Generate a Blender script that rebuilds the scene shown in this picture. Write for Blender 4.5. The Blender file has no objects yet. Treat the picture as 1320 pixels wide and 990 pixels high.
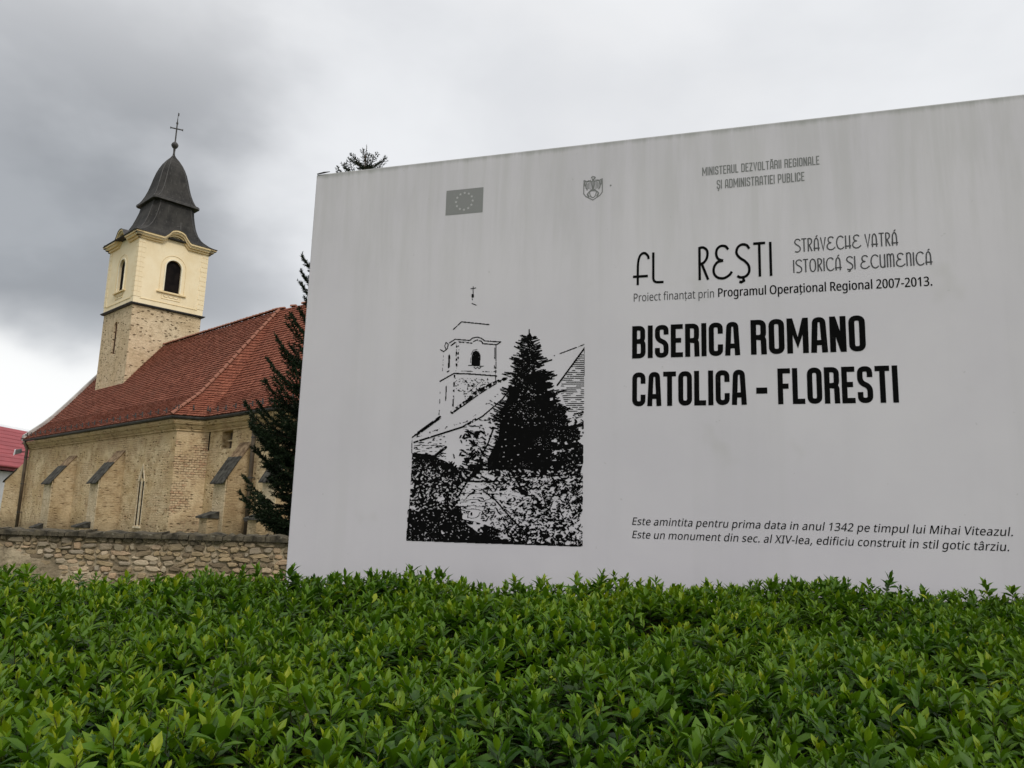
import bpy, math, random
import numpy as np
from mathutils import Matrix, Vector
from mathutils.geometry import tessellate_polygon
rnd = random.Random(7)
rng = np.random.default_rng(11)
scene = bpy.context.scene
C = scene.collection
R = math.radians

# ------------------------------------------------------------------ camera
cam_d = bpy.data.cameras.new('camera')
cam = bpy.data.objects.new('camera', cam_d)
C.objects.link(cam)
EYE = np.array([0, 0, 1.6])
CR = np.array([[0.99951141, -0.03125608, 0.0],
               [-0.00541548, -0.17317688, -0.98487585],
               [0.03078336, 0.98439465, -0.17326153]])
cam.matrix_world = Matrix.Translation((0, 0, 1.6)) @ Matrix(CR.tolist()).to_4x4()
cam_d.sensor_width = 36
cam_d.lens = 1030 / 1320 * 36
cam_d.clip_start = 0.05
cam_d.clip_end = 5000
scene.camera = cam
scene.render.resolution_x = 1024
scene.render.resolution_y = 768

# ------------------------------------------------------------------ sky, sun, exposure
SUN_EL, SUN_AZ = R(44), R(-58)          # azimuth measured from +X towards +Y
world = bpy.data.worlds.new('World')
scene.world = world
world.use_nodes = True
nt = world.node_tree
nt.nodes.clear()


class NT:
    """tiny node graph writer"""
    def __init__(s, tree): s.t = tree
    def n(s, typ, **kw):
        nd = s.t.nodes.new(typ)
        for k, v in kw.items():
            if k == 'ins':
                for kk, vv in v.items():
                    s.set(nd, kk, vv)
            else:
                setattr(nd, k, v)
        return nd
    def set(s, nd, key, v):
        sock = nd.inputs[key]
        if isinstance(v, bpy.types.NodeSocket): s.t.links.new(v, sock)
        elif isinstance(v, bpy.types.Node): s.t.links.new(v.outputs[0], sock)
        else: sock.default_value = v
    def math(s, op, a, b=0.0, c=0.0, clamp=False):
        nd = s.t.nodes.new('ShaderNodeMath'); nd.operation = op; nd.use_clamp = clamp
        s.set(nd, 0, a); s.set(nd, 1, b); s.set(nd, 2, c)
        return nd.outputs[0]
    def noise(s, vec, scale, detail=4, rough=0.55, dist=0.0):
        nd = s.t.nodes.new('ShaderNodeTexNoise')
        s.set(nd, 'Vector', vec); s.set(nd, 'Scale', scale); s.set(nd, 'Detail', detail)
        s.set(nd, 'Roughness', rough); s.set(nd, 'Distortion', dist)
        return nd.outputs[0]
    def step(s, v, lo, hi):
        nd = s.t.nodes.new('ShaderNodeMapRange'); nd.interpolation_type = 'SMOOTHSTEP'
        s.set(nd, 0, v); s.set(nd, 1, lo); s.set(nd, 2, hi)
        return nd.outputs[0]
    def mix(s, f, a, b, mode='MIX'):
        nd = s.t.nodes.new('ShaderNodeMix'); nd.data_type = 'RGBA'; nd.blend_type = mode
        s.set(nd, 0, f)
        for i, v in ((6, a), (7, b)):
            if isinstance(v, (tuple, list)): v = tuple(v) + (1,) if len(v) == 3 else v
            s.set(nd, i, v)
        return nd.outputs[2]
    def mapping(s, vec, scale=(1, 1, 1), loc=(0, 0, 0), rot=(0, 0, 0)):
        nd = s.t.nodes.new('ShaderNodeMapping')
        s.set(nd, 'Vector', vec); s.set(nd, 'Scale', scale); s.set(nd, 'Location', loc); s.set(nd, 'Rotation', rot)
        return nd.outputs[0]


g = NT(nt)
tc = g.n('ShaderNodeTexCoord')
dirv = tc.outputs['Generated']
sep = g.n('ShaderNodeSeparateXYZ', ins={0: dirv})
dx, dy, dz = sep.outputs
sv3 = g.mapping(dirv, (1, 1, 1.7))
nbig = g.noise(sv3, 1.7, 4, 0.5, 0.15)
nmid = g.noise(g.mapping(sv3, loc=(3.1, 7.7, 1.4)), 3.6, 5, 0.5, 0.1)
# a heavy dark bank of cloud in the north-west, thin bright overcast elsewhere
az = g.math('ARCTAN2', dx, dy)                       # 0 = ahead, negative = left
wob = g.math('MULTIPLY', g.math('SUBTRACT', nbig, 0.5), 0.7)
wob2 = g.math('MULTIPLY', g.math('SUBTRACT', nmid, 0.5), 0.5)
azw = g.math('ADD', g.math('ADD', az, wob), wob2)
elw = g.math('ADD', dz, g.math('MULTIPLY', g.math('ADD', wob, wob2), 0.28))
left = g.step(azw, -0.06, -0.50)
low = g.step(elw, 0.165, 0.235)
high = g.step(elw, 0.62, 0.36)
bank = g.math('MULTIPLY', g.math('MULTIPLY', left, low), high)
mott = g.math('MULTIPLY_ADD', nmid, 1.1, 0.38)
bank = g.math('MULTIPLY', bank, mott, clamp=True)
light = g.mix(g.step(nmid, 0.25, 0.75), (0.595, 0.605, 0.625), (0.70, 0.71, 0.725))
light = g.mix(g.step(nbig, 0.62, 0.30), light, (0.72, 0.72, 0.725))
dark = g.mix(g.step(nmid, 0.36, 0.64), (0.178, 0.188, 0.202), (0.325, 0.338, 0.355))
glow = g.math('MULTIPLY', g.step(elw, 0.24, 0.14), g.step(azw, -0.15, -0.45))
light = g.mix(glow, light, (0.80, 0.80, 0.79))
cloud = g.mix(bank, light, dark)
# an overcast sky is brightest overhead
zen = g.math('MULTIPLY_ADD', g.step(dz, 0.55, 1.0), 0.7, 1.0)
cloud = g.mix(1.0, cloud, g.n('ShaderNodeCombineXYZ', ins={0: zen, 1: zen, 2: zen}).outputs[0], 'MULTIPLY')
sky = g.n('ShaderNodeTexSky', sky_type='NISHITA', sun_disc=False)
sky.sun_elevation = SUN_EL
sky.sun_rotation = R(90) - SUN_AZ
cl10 = g.mix(1.0, cloud, (9.5, 9.5, 9.5, 1), 'MULTIPLY')
col = g.mix(0.95, sky.outputs[0], cl10)
below = g.step(dz, 0.0, -0.03)
col = g.mix(below, col, (1.2, 1.15, 1.0))
bg = g.n('ShaderNodeBackground', ins={'Color': col, 'Strength': 0.1})
wo = g.n('ShaderNodeOutputWorld', ins={0: bg.outputs[0]})

sun_d = bpy.data.lights.new('sun', 'SUN')
sun_d.energy = 1.1
sun_d.angle = R(14)
sun_d.color = (1.0, 0.95, 0.88)
sun = bpy.data.objects.new('sun', sun_d)
C.objects.link(sun)
sd = Vector((math.cos(SUN_EL) * math.cos(SUN_AZ), math.cos(SUN_EL) * math.sin(SUN_AZ), math.sin(SUN_EL)))
sun.rotation_euler = sd.to_track_quat('Z', 'Y').to_euler()
scene.view_settings.view_transform = 'Standard'
scene.view_settings.look = 'None'
scene.view_settings.exposure = 0.42
scene.view_settings.gamma = 1


# ------------------------------------------------------------------ helpers
def mat(name, build, rough=0.85, spec=0.3):
    m = bpy.data.materials.new(name)
    m.use_nodes = True
    t = m.node_tree
    b = t.nodes['Principled BSDF']
    b.inputs['Roughness'].default_value = rough
    b.inputs['Specular IOR Level'].default_value = spec
    g = NT(t)
    oc = g.n('ShaderNodeTexCoord').outputs['Object']
    c = build(g, oc, b)
    if c is not None:
        if isinstance(c, tuple): b.inputs['Base Color'].default_value = tuple(c) + (1,)
        else: t.links.new(c, b.inputs['Base Color'])
    return m


def bump(g, b, h, strength=0.5, dist=0.02):
    nd = g.n('ShaderNodeBump', ins={'Height': h, 'Strength': strength, 'Distance': dist})
    g.t.links.new(nd.outputs[0], b.inputs['Normal'])


class MB:
    def __init__(s): s.v = []; s.f = []; s.c = []; s.cur = 0.5
    def quad(s, *p): s.poly(p)
    def poly(s, p):
        i = len(s.v); s.v += [tuple(q) for q in p]; s.f.append(tuple(range(i, i + len(p)))); s.c.append(s.cur)
    def hexa(s, q):   # q: 8 points, bottom 4 ccw, top 4 ccw
        i = len(s.v); s.v += [tuple(p) for p in q]
        for f in ((3, 2, 1, 0), (4, 5, 6, 7), (0, 1, 5, 4), (1, 2, 6, 5), (2, 3, 7, 6), (3, 0, 4, 7)):
            s.f.append(tuple(i + k for k in f)); s.c.append(s.cur)
    def box(s, x0, x1, y0, y1, z0, z1):
        s.hexa([(x0, y0, z0), (x1, y0, z0), (x1, y1, z0), (x0, y1, z0), (x0, y0, z1), (x1, y0, z1), (x1, y1, z1), (x0, y1, z1)])
    def prism(s, pts, off):   # polygon pts (3d) extruded by vector off
        n = len(pts); i = len(s.v)
        s.v += [tuple(p) for p in pts] + [tuple(np.array(p) + off) for p in pts]
        s.f.append(tuple(i + k for k in range(n))); s.f.append(tuple(i + n + k for k in reversed(range(n))))
        s.c += [s.cur, s.cur]
        for k in range(n):
            k2 = (k + 1) % n
            s.f.append((i + k2, i + k, i + n + k, i + n + k2)); s.c.append(s.cur)
    def tube(s, pts, rad, n=8, cap=True):
        pts = [Vector(p) for p in pts]
        if not hasattr(rad, '__len__'): rad = [rad] * len(pts)
        i0 = len(s.v)
        up = Vector((0.3, 0.2, 1)).normalized()
        for k, p in enumerate(pts):
            t = (pts[min(k + 1, len(pts) - 1)] - pts[max(k - 1, 0)]).normalized()
            a = t.cross(up)
            if a.length < 0.1: a = t.cross(Vector((1, 0, 0)))
            a.normalize(); b = t.cross(a)
            for j in range(n):
                th = 2 * math.pi * j / n
                s.v.append(tuple(p + (a * math.cos(th) + b * math.sin(th)) * rad[k]))
        for k in range(len(pts) - 1):
            for j in range(n):
                j2 = (j + 1) % n
                s.f.append((i0 + k * n + j, i0 + k * n + j2, i0 + (k + 1) * n + j2, i0 + (k + 1) * n + j)); s.c.append(s.cur)
        if cap:
            s.f.append(tuple(i0 + j for j in reversed(range(n)))); s.c.append(s.cur)
            s.f.append(tuple(i0 + (len(pts) - 1) * n + j for j in range(n))); s.c.append(s.cur)
    def mesh(s, name, m=None, off=(0, 0, 0), smooth=False, tint=False):
        me = bpy.data.meshes.new(name)
        v = np.array(s.v, float) - np.array(off, float)
        me.from_pydata(v.tolist(), [], s.f)
        if m: me.materials.append(m)
        if tint:
            at = me.attributes.new('tint', 'FLOAT', 'FACE')
            at.data.foreach_set('value', np.array(s.c, np.float32))
        if smooth: me.shade_smooth()
        me.update()
        return me
    def build(s, name, m, parent=None, off=(0, 0, 0), smooth=False, tint=False, fix=True):
        me = s.mesh(name, m, off, smooth, tint)
        return link(name, me, parent)


def link(name, me, parent=None, mw=None):
    o = bpy.data.objects.new(name, me)
    C.objects.link(o)
    if parent: o.parent = parent
    if mw is not None: o.matrix_local = mw
    return o


def thing(name, label, cat, loc=(0, 0, 0), rz=0.0, group=None):
    o = bpy.data.objects.new(name, None)
    C.objects.link(o)
    o.location = loc
    o.rotation_euler = (0, 0, rz)
    o['label'] = label
    o['category'] = cat
    if group: o['group'] = group
    return o


def big_mesh(name, verts, faces, m, attrs=None, smooth=False):
    """verts (n,3), faces (m,k) arrays -> mesh, fast"""
    me = bpy.data.meshes.new(name)
    verts = np.ascontiguousarray(verts, np.float32); faces = np.ascontiguousarray(faces, np.int32)
    k = faces.shape[1]
    me.vertices.add(len(verts)); me.vertices.foreach_set('co', verts.ravel())
    me.loops.add(faces.size); me.loops.foreach_set('vertex_index', faces.ravel())
    me.polygons.add(len(faces))
    me.polygons.foreach_set('loop_start', np.arange(0, faces.size, k, dtype=np.int32))
    me.polygons.foreach_set('loop_total', np.full(len(faces), k, np.int32))
    if attrs is not None:
        at = me.attributes.new('tint', 'FLOAT', 'FACE'); at.data.foreach_set('value', np.asarray(attrs, np.float32))
    if m: me.materials.append(m)
    if smooth: me.polygons.foreach_set('use_smooth', np.ones(len(faces), bool))
    me.update(calc_edges=True)
    return me


def attr(g, name='tint'):
    nd = g.n('ShaderNodeAttribute', attribute_name=name)
    return nd.outputs['Fac']


def ray(px, py):
    return CR @ np.array([(px - 660) / 1030, -(py - 495) / 1030, -1.0])


# ------------------------------------------------------------------ materials
def wallcoord(g, oc):
    s = g.n('ShaderNodeSeparateXYZ', ins={0: oc})
    u = g.math('ADD', s.outputs[0], s.outputs[1])
    return g.n('ShaderNodeCombineXYZ', ins={0: u, 1: s.outputs[2], 2: 0.0}).outputs[0], s


def m_rubble(base1, base2, dark, brickk=0.0, spots=0.5):
    def f(g, oc, b):
        uv, s = wallcoord(g, oc)
        wv = g.n('ShaderNodeTexNoise', ins={'Vector': oc, 'Scale': 1.3, 'Detail': 3.0}).outputs['Color']
        uvd = g.mix(0.35, uv, wv, 'ADD')
        n1 = g.noise(oc, 0.45, 5, 0.6)
        n2 = g.noise(oc, 2.2, 6, 0.65)
        n3 = g.noise(g.mapping(oc, (1, 1, 1.6)), 9, 4, 0.6)
        c = g.mix(g.step(n1, 0.35, 0.65), base1, base2)
        c = g.mix(g.math('MULTIPLY', g.step(n2, 0.42, 0.72), 0.6), c, dark)
        hz = g.noise(g.mapping(oc, (1.2, 1.2, 6)), 1.3, 5, 0.65)
        c = g.mix(g.math('MULTIPLY', g.step(hz, 0.52, 0.70), 0.5), c, dark)
        vs_ = g.noise(g.mapping(oc, (3.5, 3.5, 0.5)), 1.2, 4, 0.6)
        c = g.mix(g.math('MULTIPLY', g.step(vs_, 0.56, 0.78), 0.3), c, tuple(min(1, x * 1.25) for x in base2))
        # rubble stones peeping out of the render
        vo = g.n('ShaderNodeTexVoronoi', feature='F1', ins={'Vector': g.mapping(uvd, (1, 2.1, 1)), 'Scale': 2.9, 'Randomness': 0.95})
        ve = g.n('ShaderNodeTexVoronoi', feature='DISTANCE_TO_EDGE', ins={'Vector': g.mapping(uvd, (1, 2.1, 1)), 'Scale': 2.9, 'Randomness': 0.95})
        sc = g.n('ShaderNodeSeparateColor', ins={0: vo.outputs['Color']})
        sel = g.step(g.math('ADD', sc.outputs[0], g.math('MULTIPLY', n2, 0.7)), 0.80, 1.05)
        hole = g.math('MULTIPLY', sel, g.step(vo.outputs['Distance'], 0.42, 0.12))
        hole = g.math('MULTIPLY', hole, spots, clamp=True)
        c = g.mix(hole, c, tuple(x * 0.62 for x in dark))
        joint = g.math('MULTIPLY', g.step(ve.outputs['Distance'], 0.05, 0.0), g.math('MULTIPLY', g.step(n1, 0.38, 0.6), 0.5 * spots))
        c = g.mix(joint, c, tuple(x * 0.6 for x in dark))
        dash = g.noise(g.mapping(oc, (1.5, 1.5, 8)), 2.6, 3, 0.6)
        dk = g.math('MULTIPLY', g.step(dash, 0.60, 0.68), g.step(n2, 0.38, 0.60))
        c = g.mix(g.math('MULTIPLY', dk, 0.75), c, tuple(x * 0.55 for x in dark))
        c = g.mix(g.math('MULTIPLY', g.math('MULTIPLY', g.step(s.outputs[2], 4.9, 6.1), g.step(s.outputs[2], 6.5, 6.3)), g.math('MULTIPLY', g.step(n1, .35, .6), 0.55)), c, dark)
        h = g.math('SUBTRACT', n3, g.math('MULTIPLY', hole, 2.0))
        # open brickwork in patches
        br = g.n('ShaderNodeTexBrick', ins={'Vector': uv, 'Scale': 1.0, 'Mortar Size': 0.018, 'Brick Width': 0.33, 'Row Height': 0.125,
                                             'Color1': (0.47, 0.25, 0.15, 1), 'Color2': (0.62, 0.47, 0.30, 1), 'Mortar': (0.19, 0.115, 0.065, 1), 'Bias': 0.1})
        nb = g.noise(g.mapping(oc, loc=(5, 3, 1)), 0.55, 4, 0.65)
        bm = g.math('MULTIPLY', g.step(nb, 0.47, 0.58), g.step(n3, 0.30, 0.52))
        if brickk < 1:
            bm = g.math('MULTIPLY', bm, brickk)
        else:
            bm = g.math('MULTIPLY', g.math('MULTIPLY', g.step(g.math('ADD', nb, 0.04), 0.45, 0.58), g.step(n3, 0.34, 0.58)), 0.85)
        c = g.mix(bm, c, br.outputs['Color'])
        h = g.math('ADD', h, g.math('MULTIPLY', g.math('MULTIPLY', br.outputs['Fac'], bm), -1.5))
        # damp, dirt and algae towards the ground
        damp = g.step(g.math('ADD', s.outputs[2], g.math('MULTIPLY', n1, 3.0)), 3.2, 1.6)
        c = g.mix(g.math('MULTIPLY', damp, 0.55), c, (0.13, 0.11, 0.075))
        bump(g, b, h, 0.9, 0.05)
        return c
    return f


M = {}
M['wall'] = mat('lime_render', m_rubble((0.55, 0.40, 0.215), (0.71, 0.565, 0.355), (0.31, 0.195, 0.09), 0.3, 0.6), 0.95, 0.15)
M['brickwall'] = mat('patchy_brick', m_rubble((0.60, 0.455, 0.27), (0.70, 0.56, 0.36), (0.37, 0.235, 0.125), 1.0, 0.6), 0.95, 0.15)
M['towerstone'] = mat('tower_rubble', m_rubble((0.63, 0.49, 0.31), (0.73, 0.59, 0.40), (0.36, 0.26, 0.15), 0.0, 1.0), 0.95, 0.15)
M['buttress'] = mat('buttress_render', m_rubble((0.42, 0.305, 0.165), (0.60, 0.475, 0.30), (0.25, 0.165, 0.085), 0.12, 0.35), 0.95, 0.15)


def f_cream(g, oc, b):
    n = g.noise(oc, 0.9, 5, 0.6)
    n2 = g.noise(g.mapping(oc, (3, 3, 0.5)), 2.5, 4, 0.6)
    c = g.mix(g.step(n, 0.3, 0.7), (0.86, 0.71, 0.46), (0.92, 0.79, 0.55))
    c = g.mix(g.math('MULTIPLY', g.step(n2, 0.55, 0.8), 0.35), c, (0.60, 0.50, 0.34))
    bump(g, b, g.noise(oc, 20, 3), 0.25, 0.01)
    return c


M['cream'] = mat('cream_paint', f_cream, 0.85, 0.2)
M['cream_light'] = mat('pale_trim_paint', lambda g, oc, b: g.mix(g.step(g.noise(oc, 4, 4), 0.3, 0.7), (0.82, 0.73, 0.54), (0.90, 0.82, 0.62)), 0.85, 0.2)
M['ochre'] = mat('ochre_trim_paint', lambda g, oc, b: g.mix(g.step(g.noise(oc, 3, 4), 0.3, 0.7), (0.72, 0.56, 0.31), (0.82, 0.66, 0.40)), 0.85, 0.2)


def f_sheet(g, oc, b):
    n = g.noise(g.mapping(oc, (1, 1, 0.6)), 1.1, 5, 0.65)
    st = g.noise(g.mapping(oc, (5, 5, 0.35)), 1.6, 4, 0.6)
    c = g.mix(g.step(n, 0.35, 0.65), (0.020, 0.019, 0.018), (0.044, 0.041, 0.037))
    c = g.mix(g.math('MULTIPLY', g.step(st, 0.56, 0.75), 0.5), c, (0.11, 0.105, 0.095))
    c = g.mix(g.math('MULTIPLY', g.step(g.noise(oc, 5, 3), 0.62, 0.72), 0.35), c, (0.10, 0.10, 0.08))
    bump(g, b, g.noise(oc, 6, 3), 0.3, 0.02)
    return c


M['sheet'] = mat('weathered_sheet_metal', f_sheet, 0.75, 0.2)
M['slate'] = mat('mossy_slab', lambda g, oc, b: g.mix(g.step(g.noise(oc, 4, 5), 0.35, 0.65), (0.025, 0.023, 0.019), (0.075, 0.072, 0.06)), 0.85, 0.2)
M['slitwood'] = mat('old_reddish_board', lambda g, oc, b: g.mix(g.step(g.noise(oc, 4, 4), 0.35, 0.65), (0.05, 0.02, 0.012), (0.13, 0.055, 0.035)), 0.9, 0.1)
M['cap'] = mat('weathered_cap', lambda g, oc, b: g.mix(g.step(g.noise(oc, 4, 5), 0.35, 0.65), (0.13, 0.085, 0.05), (0.30, 0.215, 0.13)), 0.9, 0.15)
M['palerender'] = mat('pale_render', m_rubble((0.55, 0.435, 0.275), (0.66, 0.545, 0.375), (0.36, 0.26, 0.145), 0.0, 0.3), 0.95, 0.15)
M['palestone'] = mat('pale_dressed_stone', lambda g, oc, b: g.mix(g.step(g.noise(oc, 5, 5), 0.35, 0.65), (0.52, 0.43, 0.29), (0.74, 0.64, 0.47)), 0.9, 0.15)
M['dark'] = mat('dark_metal', lambda g, oc, b: g.mix(g.step(g.noise(oc, 3, 4), 0.35, 0.65), (0.035, 0.033, 0.032), (0.07, 0.065, 0.06)), 0.6, 0.4)
M['black'] = mat('dark_opening', lambda g, oc, b: g.mix(g.step(g.noise(oc, 2, 3), 0.35, 0.65), (0.006, 0.005, 0.005), (0.014, 0.011, 0.010)), 0.9, 0.1)
M['pipe'] = mat('old_downpipe', lambda g, oc, b: g.mix(g.step(g.noise(g.mapping(oc, (1, 1, 0.5)), 3, 4), 0.35, 0.65), (0.075, 0.055, 0.04), (0.13, 0.10, 0.07)), 0.6, 0.4)
M['pale_metal'] = mat('pale_verge_metal', lambda g, oc, b: g.mix(g.step(g.noise(oc, 2, 4), 0.35, 0.65), (0.38, 0.37, 0.35), (0.52, 0.50, 0.47)), 0.6, 0.4)


def f_tile(g, oc, b):
    t = attr(g)
    n = g.noise(oc, 0.5, 5, 0.65)
    n2 = g.noise(oc, 7, 4, 0.6)
    c = g.n('ShaderNodeValToRGB', ins={0: t}).outputs[0]
    r = c.node.color_ramp
    r.elements[0].color = (0.15, 0.050, 0.033, 1); r.elements[1].color = (0.37, 0.145, 0.090, 1)
    e = r.elements.new(0.5); e.color = (0.25, 0.083, 0.050, 1)
    c = g.mix(g.math('MULTIPLY', g.step(n, 0.42, 0.7), 0.4), c, (0.20, 0.085, 0.055))
    c = g.mix(g.math('MULTIPLY', g.step(n2, 0.52, 0.75), 0.35), c, (0.13, 0.06, 0.04))
    bump(g, b, n2, 0.4, 0.01)
    return c


M['tile'] = mat('clay_roof_tile', f_tile, 0.85, 0.2)
M['ridge'] = mat('clay_ridge_tile', lambda g, oc, b: g.mix(g.step(g.noise(oc, 4, 4), 0.3, 0.7), (0.20, 0.078, 0.050), (0.31, 0.14, 0.095)), 0.85, 0.2)
M['batten'] = mat('roof_underlay', lambda g, oc, b: (0.12, 0.045, 0.03), 0.9, 0.1)


def f_panel(g, oc, b):
    s = g.n('ShaderNodeSeparateXYZ', ins={0: oc})
    n = g.noise(oc, 0.7, 5, 0.6)
    fine = g.noise(oc, 60, 3, 0.6)
    streak = g.noise(g.mapping(oc, (4, 4, 0.35)), 1.5, 6, 0.66, 0.4)
    streak2 = g.noise(g.mapping(oc, (2.2, 2.2, 0.12)), 1.5, 4, 0.6)
    near_top = g.step(g.math('ADD', s.outputs[2], g.math('MULTIPLY', streak, 1.6)), 4.0, 5.45)
    c = g.mix(g.step(n, 0.3, 0.7), (0.575, 0.558, 0.590), (0.620, 0.603, 0.628))
    c = g.mix(g.math('MULTIPLY', g.step(streak2, 0.48, 0.75), 0.14), c, (0.45, 0.45, 0.44))
    c = g.mix(g.math('MULTIPLY', g.math('MULTIPLY', near_top, g.step(streak, 0.32, 0.66)), 0.26), c, (0.37, 0.375, 0.345))
    edge = g.step(g.math('ADD', s.outputs[2], g.math('MULTIPLY', streak, 0.10)), 4.74, 4.805)
    c = g.mix(g.math('MULTIPLY', edge, 0.6), c, (0.22, 0.23, 0.2))
    blot = g.math('MULTIPLY', g.step(g.noise(oc, 1.6, 3, 0.5), 0.64, 0.76), 0.22)
    c = g.mix(blot, c, (0.38, 0.38, 0.33))
    c = g.mix(g.math('MULTIPLY', g.step(g.noise(oc, 14, 3), 0.71, 0.76), 0.35), c, (0.36, 0.355, 0.34))
    bump(g, b, g.math('ADD', g.math('MULTIPLY', fine, 0.25), n), 0.25, 0.006)
    return c


M['panel'] = mat('painted_concrete', f_panel, 0.75, 0.25)


def f_ink(v, fade):
    def f(g, oc, b):
        n = g.noise(oc, 26, 5, 0.7)
        c = g.mix(g.step(n, 0.56, 0.78), tuple(v), tuple(x + fade for x in v))
        return c
    return f


M['ink'] = mat('black_print', f_ink((0.004, 0.004, 0.004), 0.022), 0.9, 0.05)
M['greyink'] = mat('faded_grey_print', f_ink((0.20, 0.205, 0.20), 0.22), 0.8, 0.2)
M['midink'] = mat('faded_dark_print', f_ink((0.075, 0.075, 0.078), 0.10), 0.9, 0.05)
M['flag'] = mat('faded_flag_print', f_ink((0.235, 0.24, 0.235), 0.06), 0.8, 0.2)
M['star'] = mat('pale_star_print', f_ink((0.47, 0.47, 0.47), 0.03), 0.8, 0.2)


def f_stone(g, oc, b):
    oi = g.n('ShaderNodeObjectInfo').outputs['Random']
    at = attr(g)
    t = g.math('FRACT', g.math('ADD', g.math('MULTIPLY', oi, 7.31), at))
    ramp = g.n('ShaderNodeValToRGB', ins={0: t})
    r = ramp.color_ramp
    r.elements[0].color = (0.17, 0.13, 0.085, 1); r.elements[1].color = (0.50, 0.42, 0.30, 1)
    for p, c in ((0.2, (0.30, 0.23, 0.14, 1)), (0.45, (0.40, 0.30, 0.175, 1)), (0.7, (0.33, 0.28, 0.21, 1)), (0.85, (0.45, 0.31, 0.19, 1))):
        e = r.elements.new(p); e.color = c
    n = g.noise(oc, 9, 6, 0.65)
    c = g.mix(g.math('MULTIPLY', g.step(n, 0.45, 0.72), 0.5), ramp.outputs[0], (0.13, 0.105, 0.075))
    n2 = g.noise(oc, 3, 4, 0.6)
    c = g.mix(g.math('MULTIPLY', g.step(n2, 0.6, 0.8), 0.4), c, (0.48, 0.43, 0.33))
    geo = g.n('ShaderNodeNewGeometry')
    sp = g.n('ShaderNodeSeparateXYZ', ins={0: geo.outputs['Position']})
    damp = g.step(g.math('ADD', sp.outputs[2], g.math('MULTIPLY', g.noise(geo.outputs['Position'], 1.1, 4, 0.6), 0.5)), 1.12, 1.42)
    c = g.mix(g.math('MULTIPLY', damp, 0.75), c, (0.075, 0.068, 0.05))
    bump(g, b, g.noise(oc, 22, 5, 0.7), 0.8, 0.02)
    return c


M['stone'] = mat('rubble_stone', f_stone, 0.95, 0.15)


def f_mortar(g, oc, b):
    n = g.noise(oc, 1.3, 5, 0.6)
    n2 = g.noise(oc, 14, 4, 0.7)
    c = g.mix(g.step(n, 0.4, 0.6), (0.20, 0.16, 0.105), (0.42, 0.345, 0.235))
    c = g.mix(g.math('MULTIPLY', g.step(n2, 0.5, 0.7), 0.6), c, (0.08, 0.065, 0.045))
    bump(g, b, n2, 1.0, 0.03)
    return c


M['mortar'] = mat('rough_mortar', f_mortar, 0.95, 0.1)


def f_coping(g, oc, b):
    n = g.noise(oc, 3.5, 6, 0.7)
    c = g.mix(g.step(n, 0.35, 0.65), (0.03, 0.027, 0.02), (0.12, 0.102, 0.07))
    c = g.mix(g.math('MULTIPLY', g.step(g.noise(oc, 11, 4), 0.6, 0.75), 0.5), c, (0.30, 0.28, 0.22))
    bump(g, b, g.noise(oc, 14, 5), 0.8, 0.02)
    return c


M['coping'] = mat('mossy_coping', f_coping, 0.95, 0.1)


def f_leaf(g, oc, b):
    t = attr(g)
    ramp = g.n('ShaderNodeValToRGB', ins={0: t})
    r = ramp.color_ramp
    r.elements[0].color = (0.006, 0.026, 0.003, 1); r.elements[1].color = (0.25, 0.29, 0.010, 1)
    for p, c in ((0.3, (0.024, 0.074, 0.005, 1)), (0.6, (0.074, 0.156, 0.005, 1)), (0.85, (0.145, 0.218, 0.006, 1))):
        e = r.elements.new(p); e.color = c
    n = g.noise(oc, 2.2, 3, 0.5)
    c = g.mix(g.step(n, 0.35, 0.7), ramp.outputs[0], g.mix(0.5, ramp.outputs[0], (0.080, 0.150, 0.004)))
    b.inputs['Roughness'].default_value = 0.48
    b.inputs['Specular IOR Level'].default_value = 0.25
    tr = g.n('ShaderNodeBsdfTranslucent', ins={'Color': g.mix(1.0, c, (1.5, 1.6, 0.7, 1), 'MULTIPLY')})
    ms = g.n('ShaderNodeMixShader', ins={0: 0.22, 1: b.outputs[0], 2: tr.outputs[0]})
    out = g.t.nodes['Material Output']
    g.t.links.new(ms.outputs[0], out.inputs[0])
    return c


M['leaf'] = mat('privet_leaf', f_leaf)
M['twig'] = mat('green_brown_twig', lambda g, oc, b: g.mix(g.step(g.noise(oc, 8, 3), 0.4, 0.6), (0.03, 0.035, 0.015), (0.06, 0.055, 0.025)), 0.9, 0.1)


def f_needle(g, oc, b):
    t = attr(g)
    return g.mix(t, (0.006, 0.013, 0.006), (0.022, 0.038, 0.014))


M['needle'] = mat('spruce_needle', f_needle, 0.7, 0.15)
M['bark'] = mat('spruce_bark', lambda g, oc, b: g.mix(g.step(g.noise(oc, 6, 4), 0.4, 0.6), (0.05, 0.035, 0.025), (0.11, 0.08, 0.06)), 0.95, 0.1)
M['redmetal'] = mat('red_roof_sheet', lambda g, oc, b: g.mix(g.step(g.noise(g.mapping(oc, (1, .3, 1)), 1.4, 4), 0.35, 0.65), (0.25, 0.034, 0.040), (0.31, 0.048, 0.054)), 0.55, 0.4)
M['whitewall'] = mat('white_house_wall', lambda g, oc, b: g.mix(g.step(g.noise(oc, 1, 4), 0.3, 0.7), (0.62, 0.64, 0.66), (0.70, 0.71, 0.72)), 0.9, 0.2)
M['glass'] = mat('lamp_glass', lambda g, oc, b: g.mix(g.step(g.noise(oc, 9, 2), 0.3, 0.7), (0.62, 0.64, 0.66), (0.74, 0.75, 0.76)), 0.25, 0.5)


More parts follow.
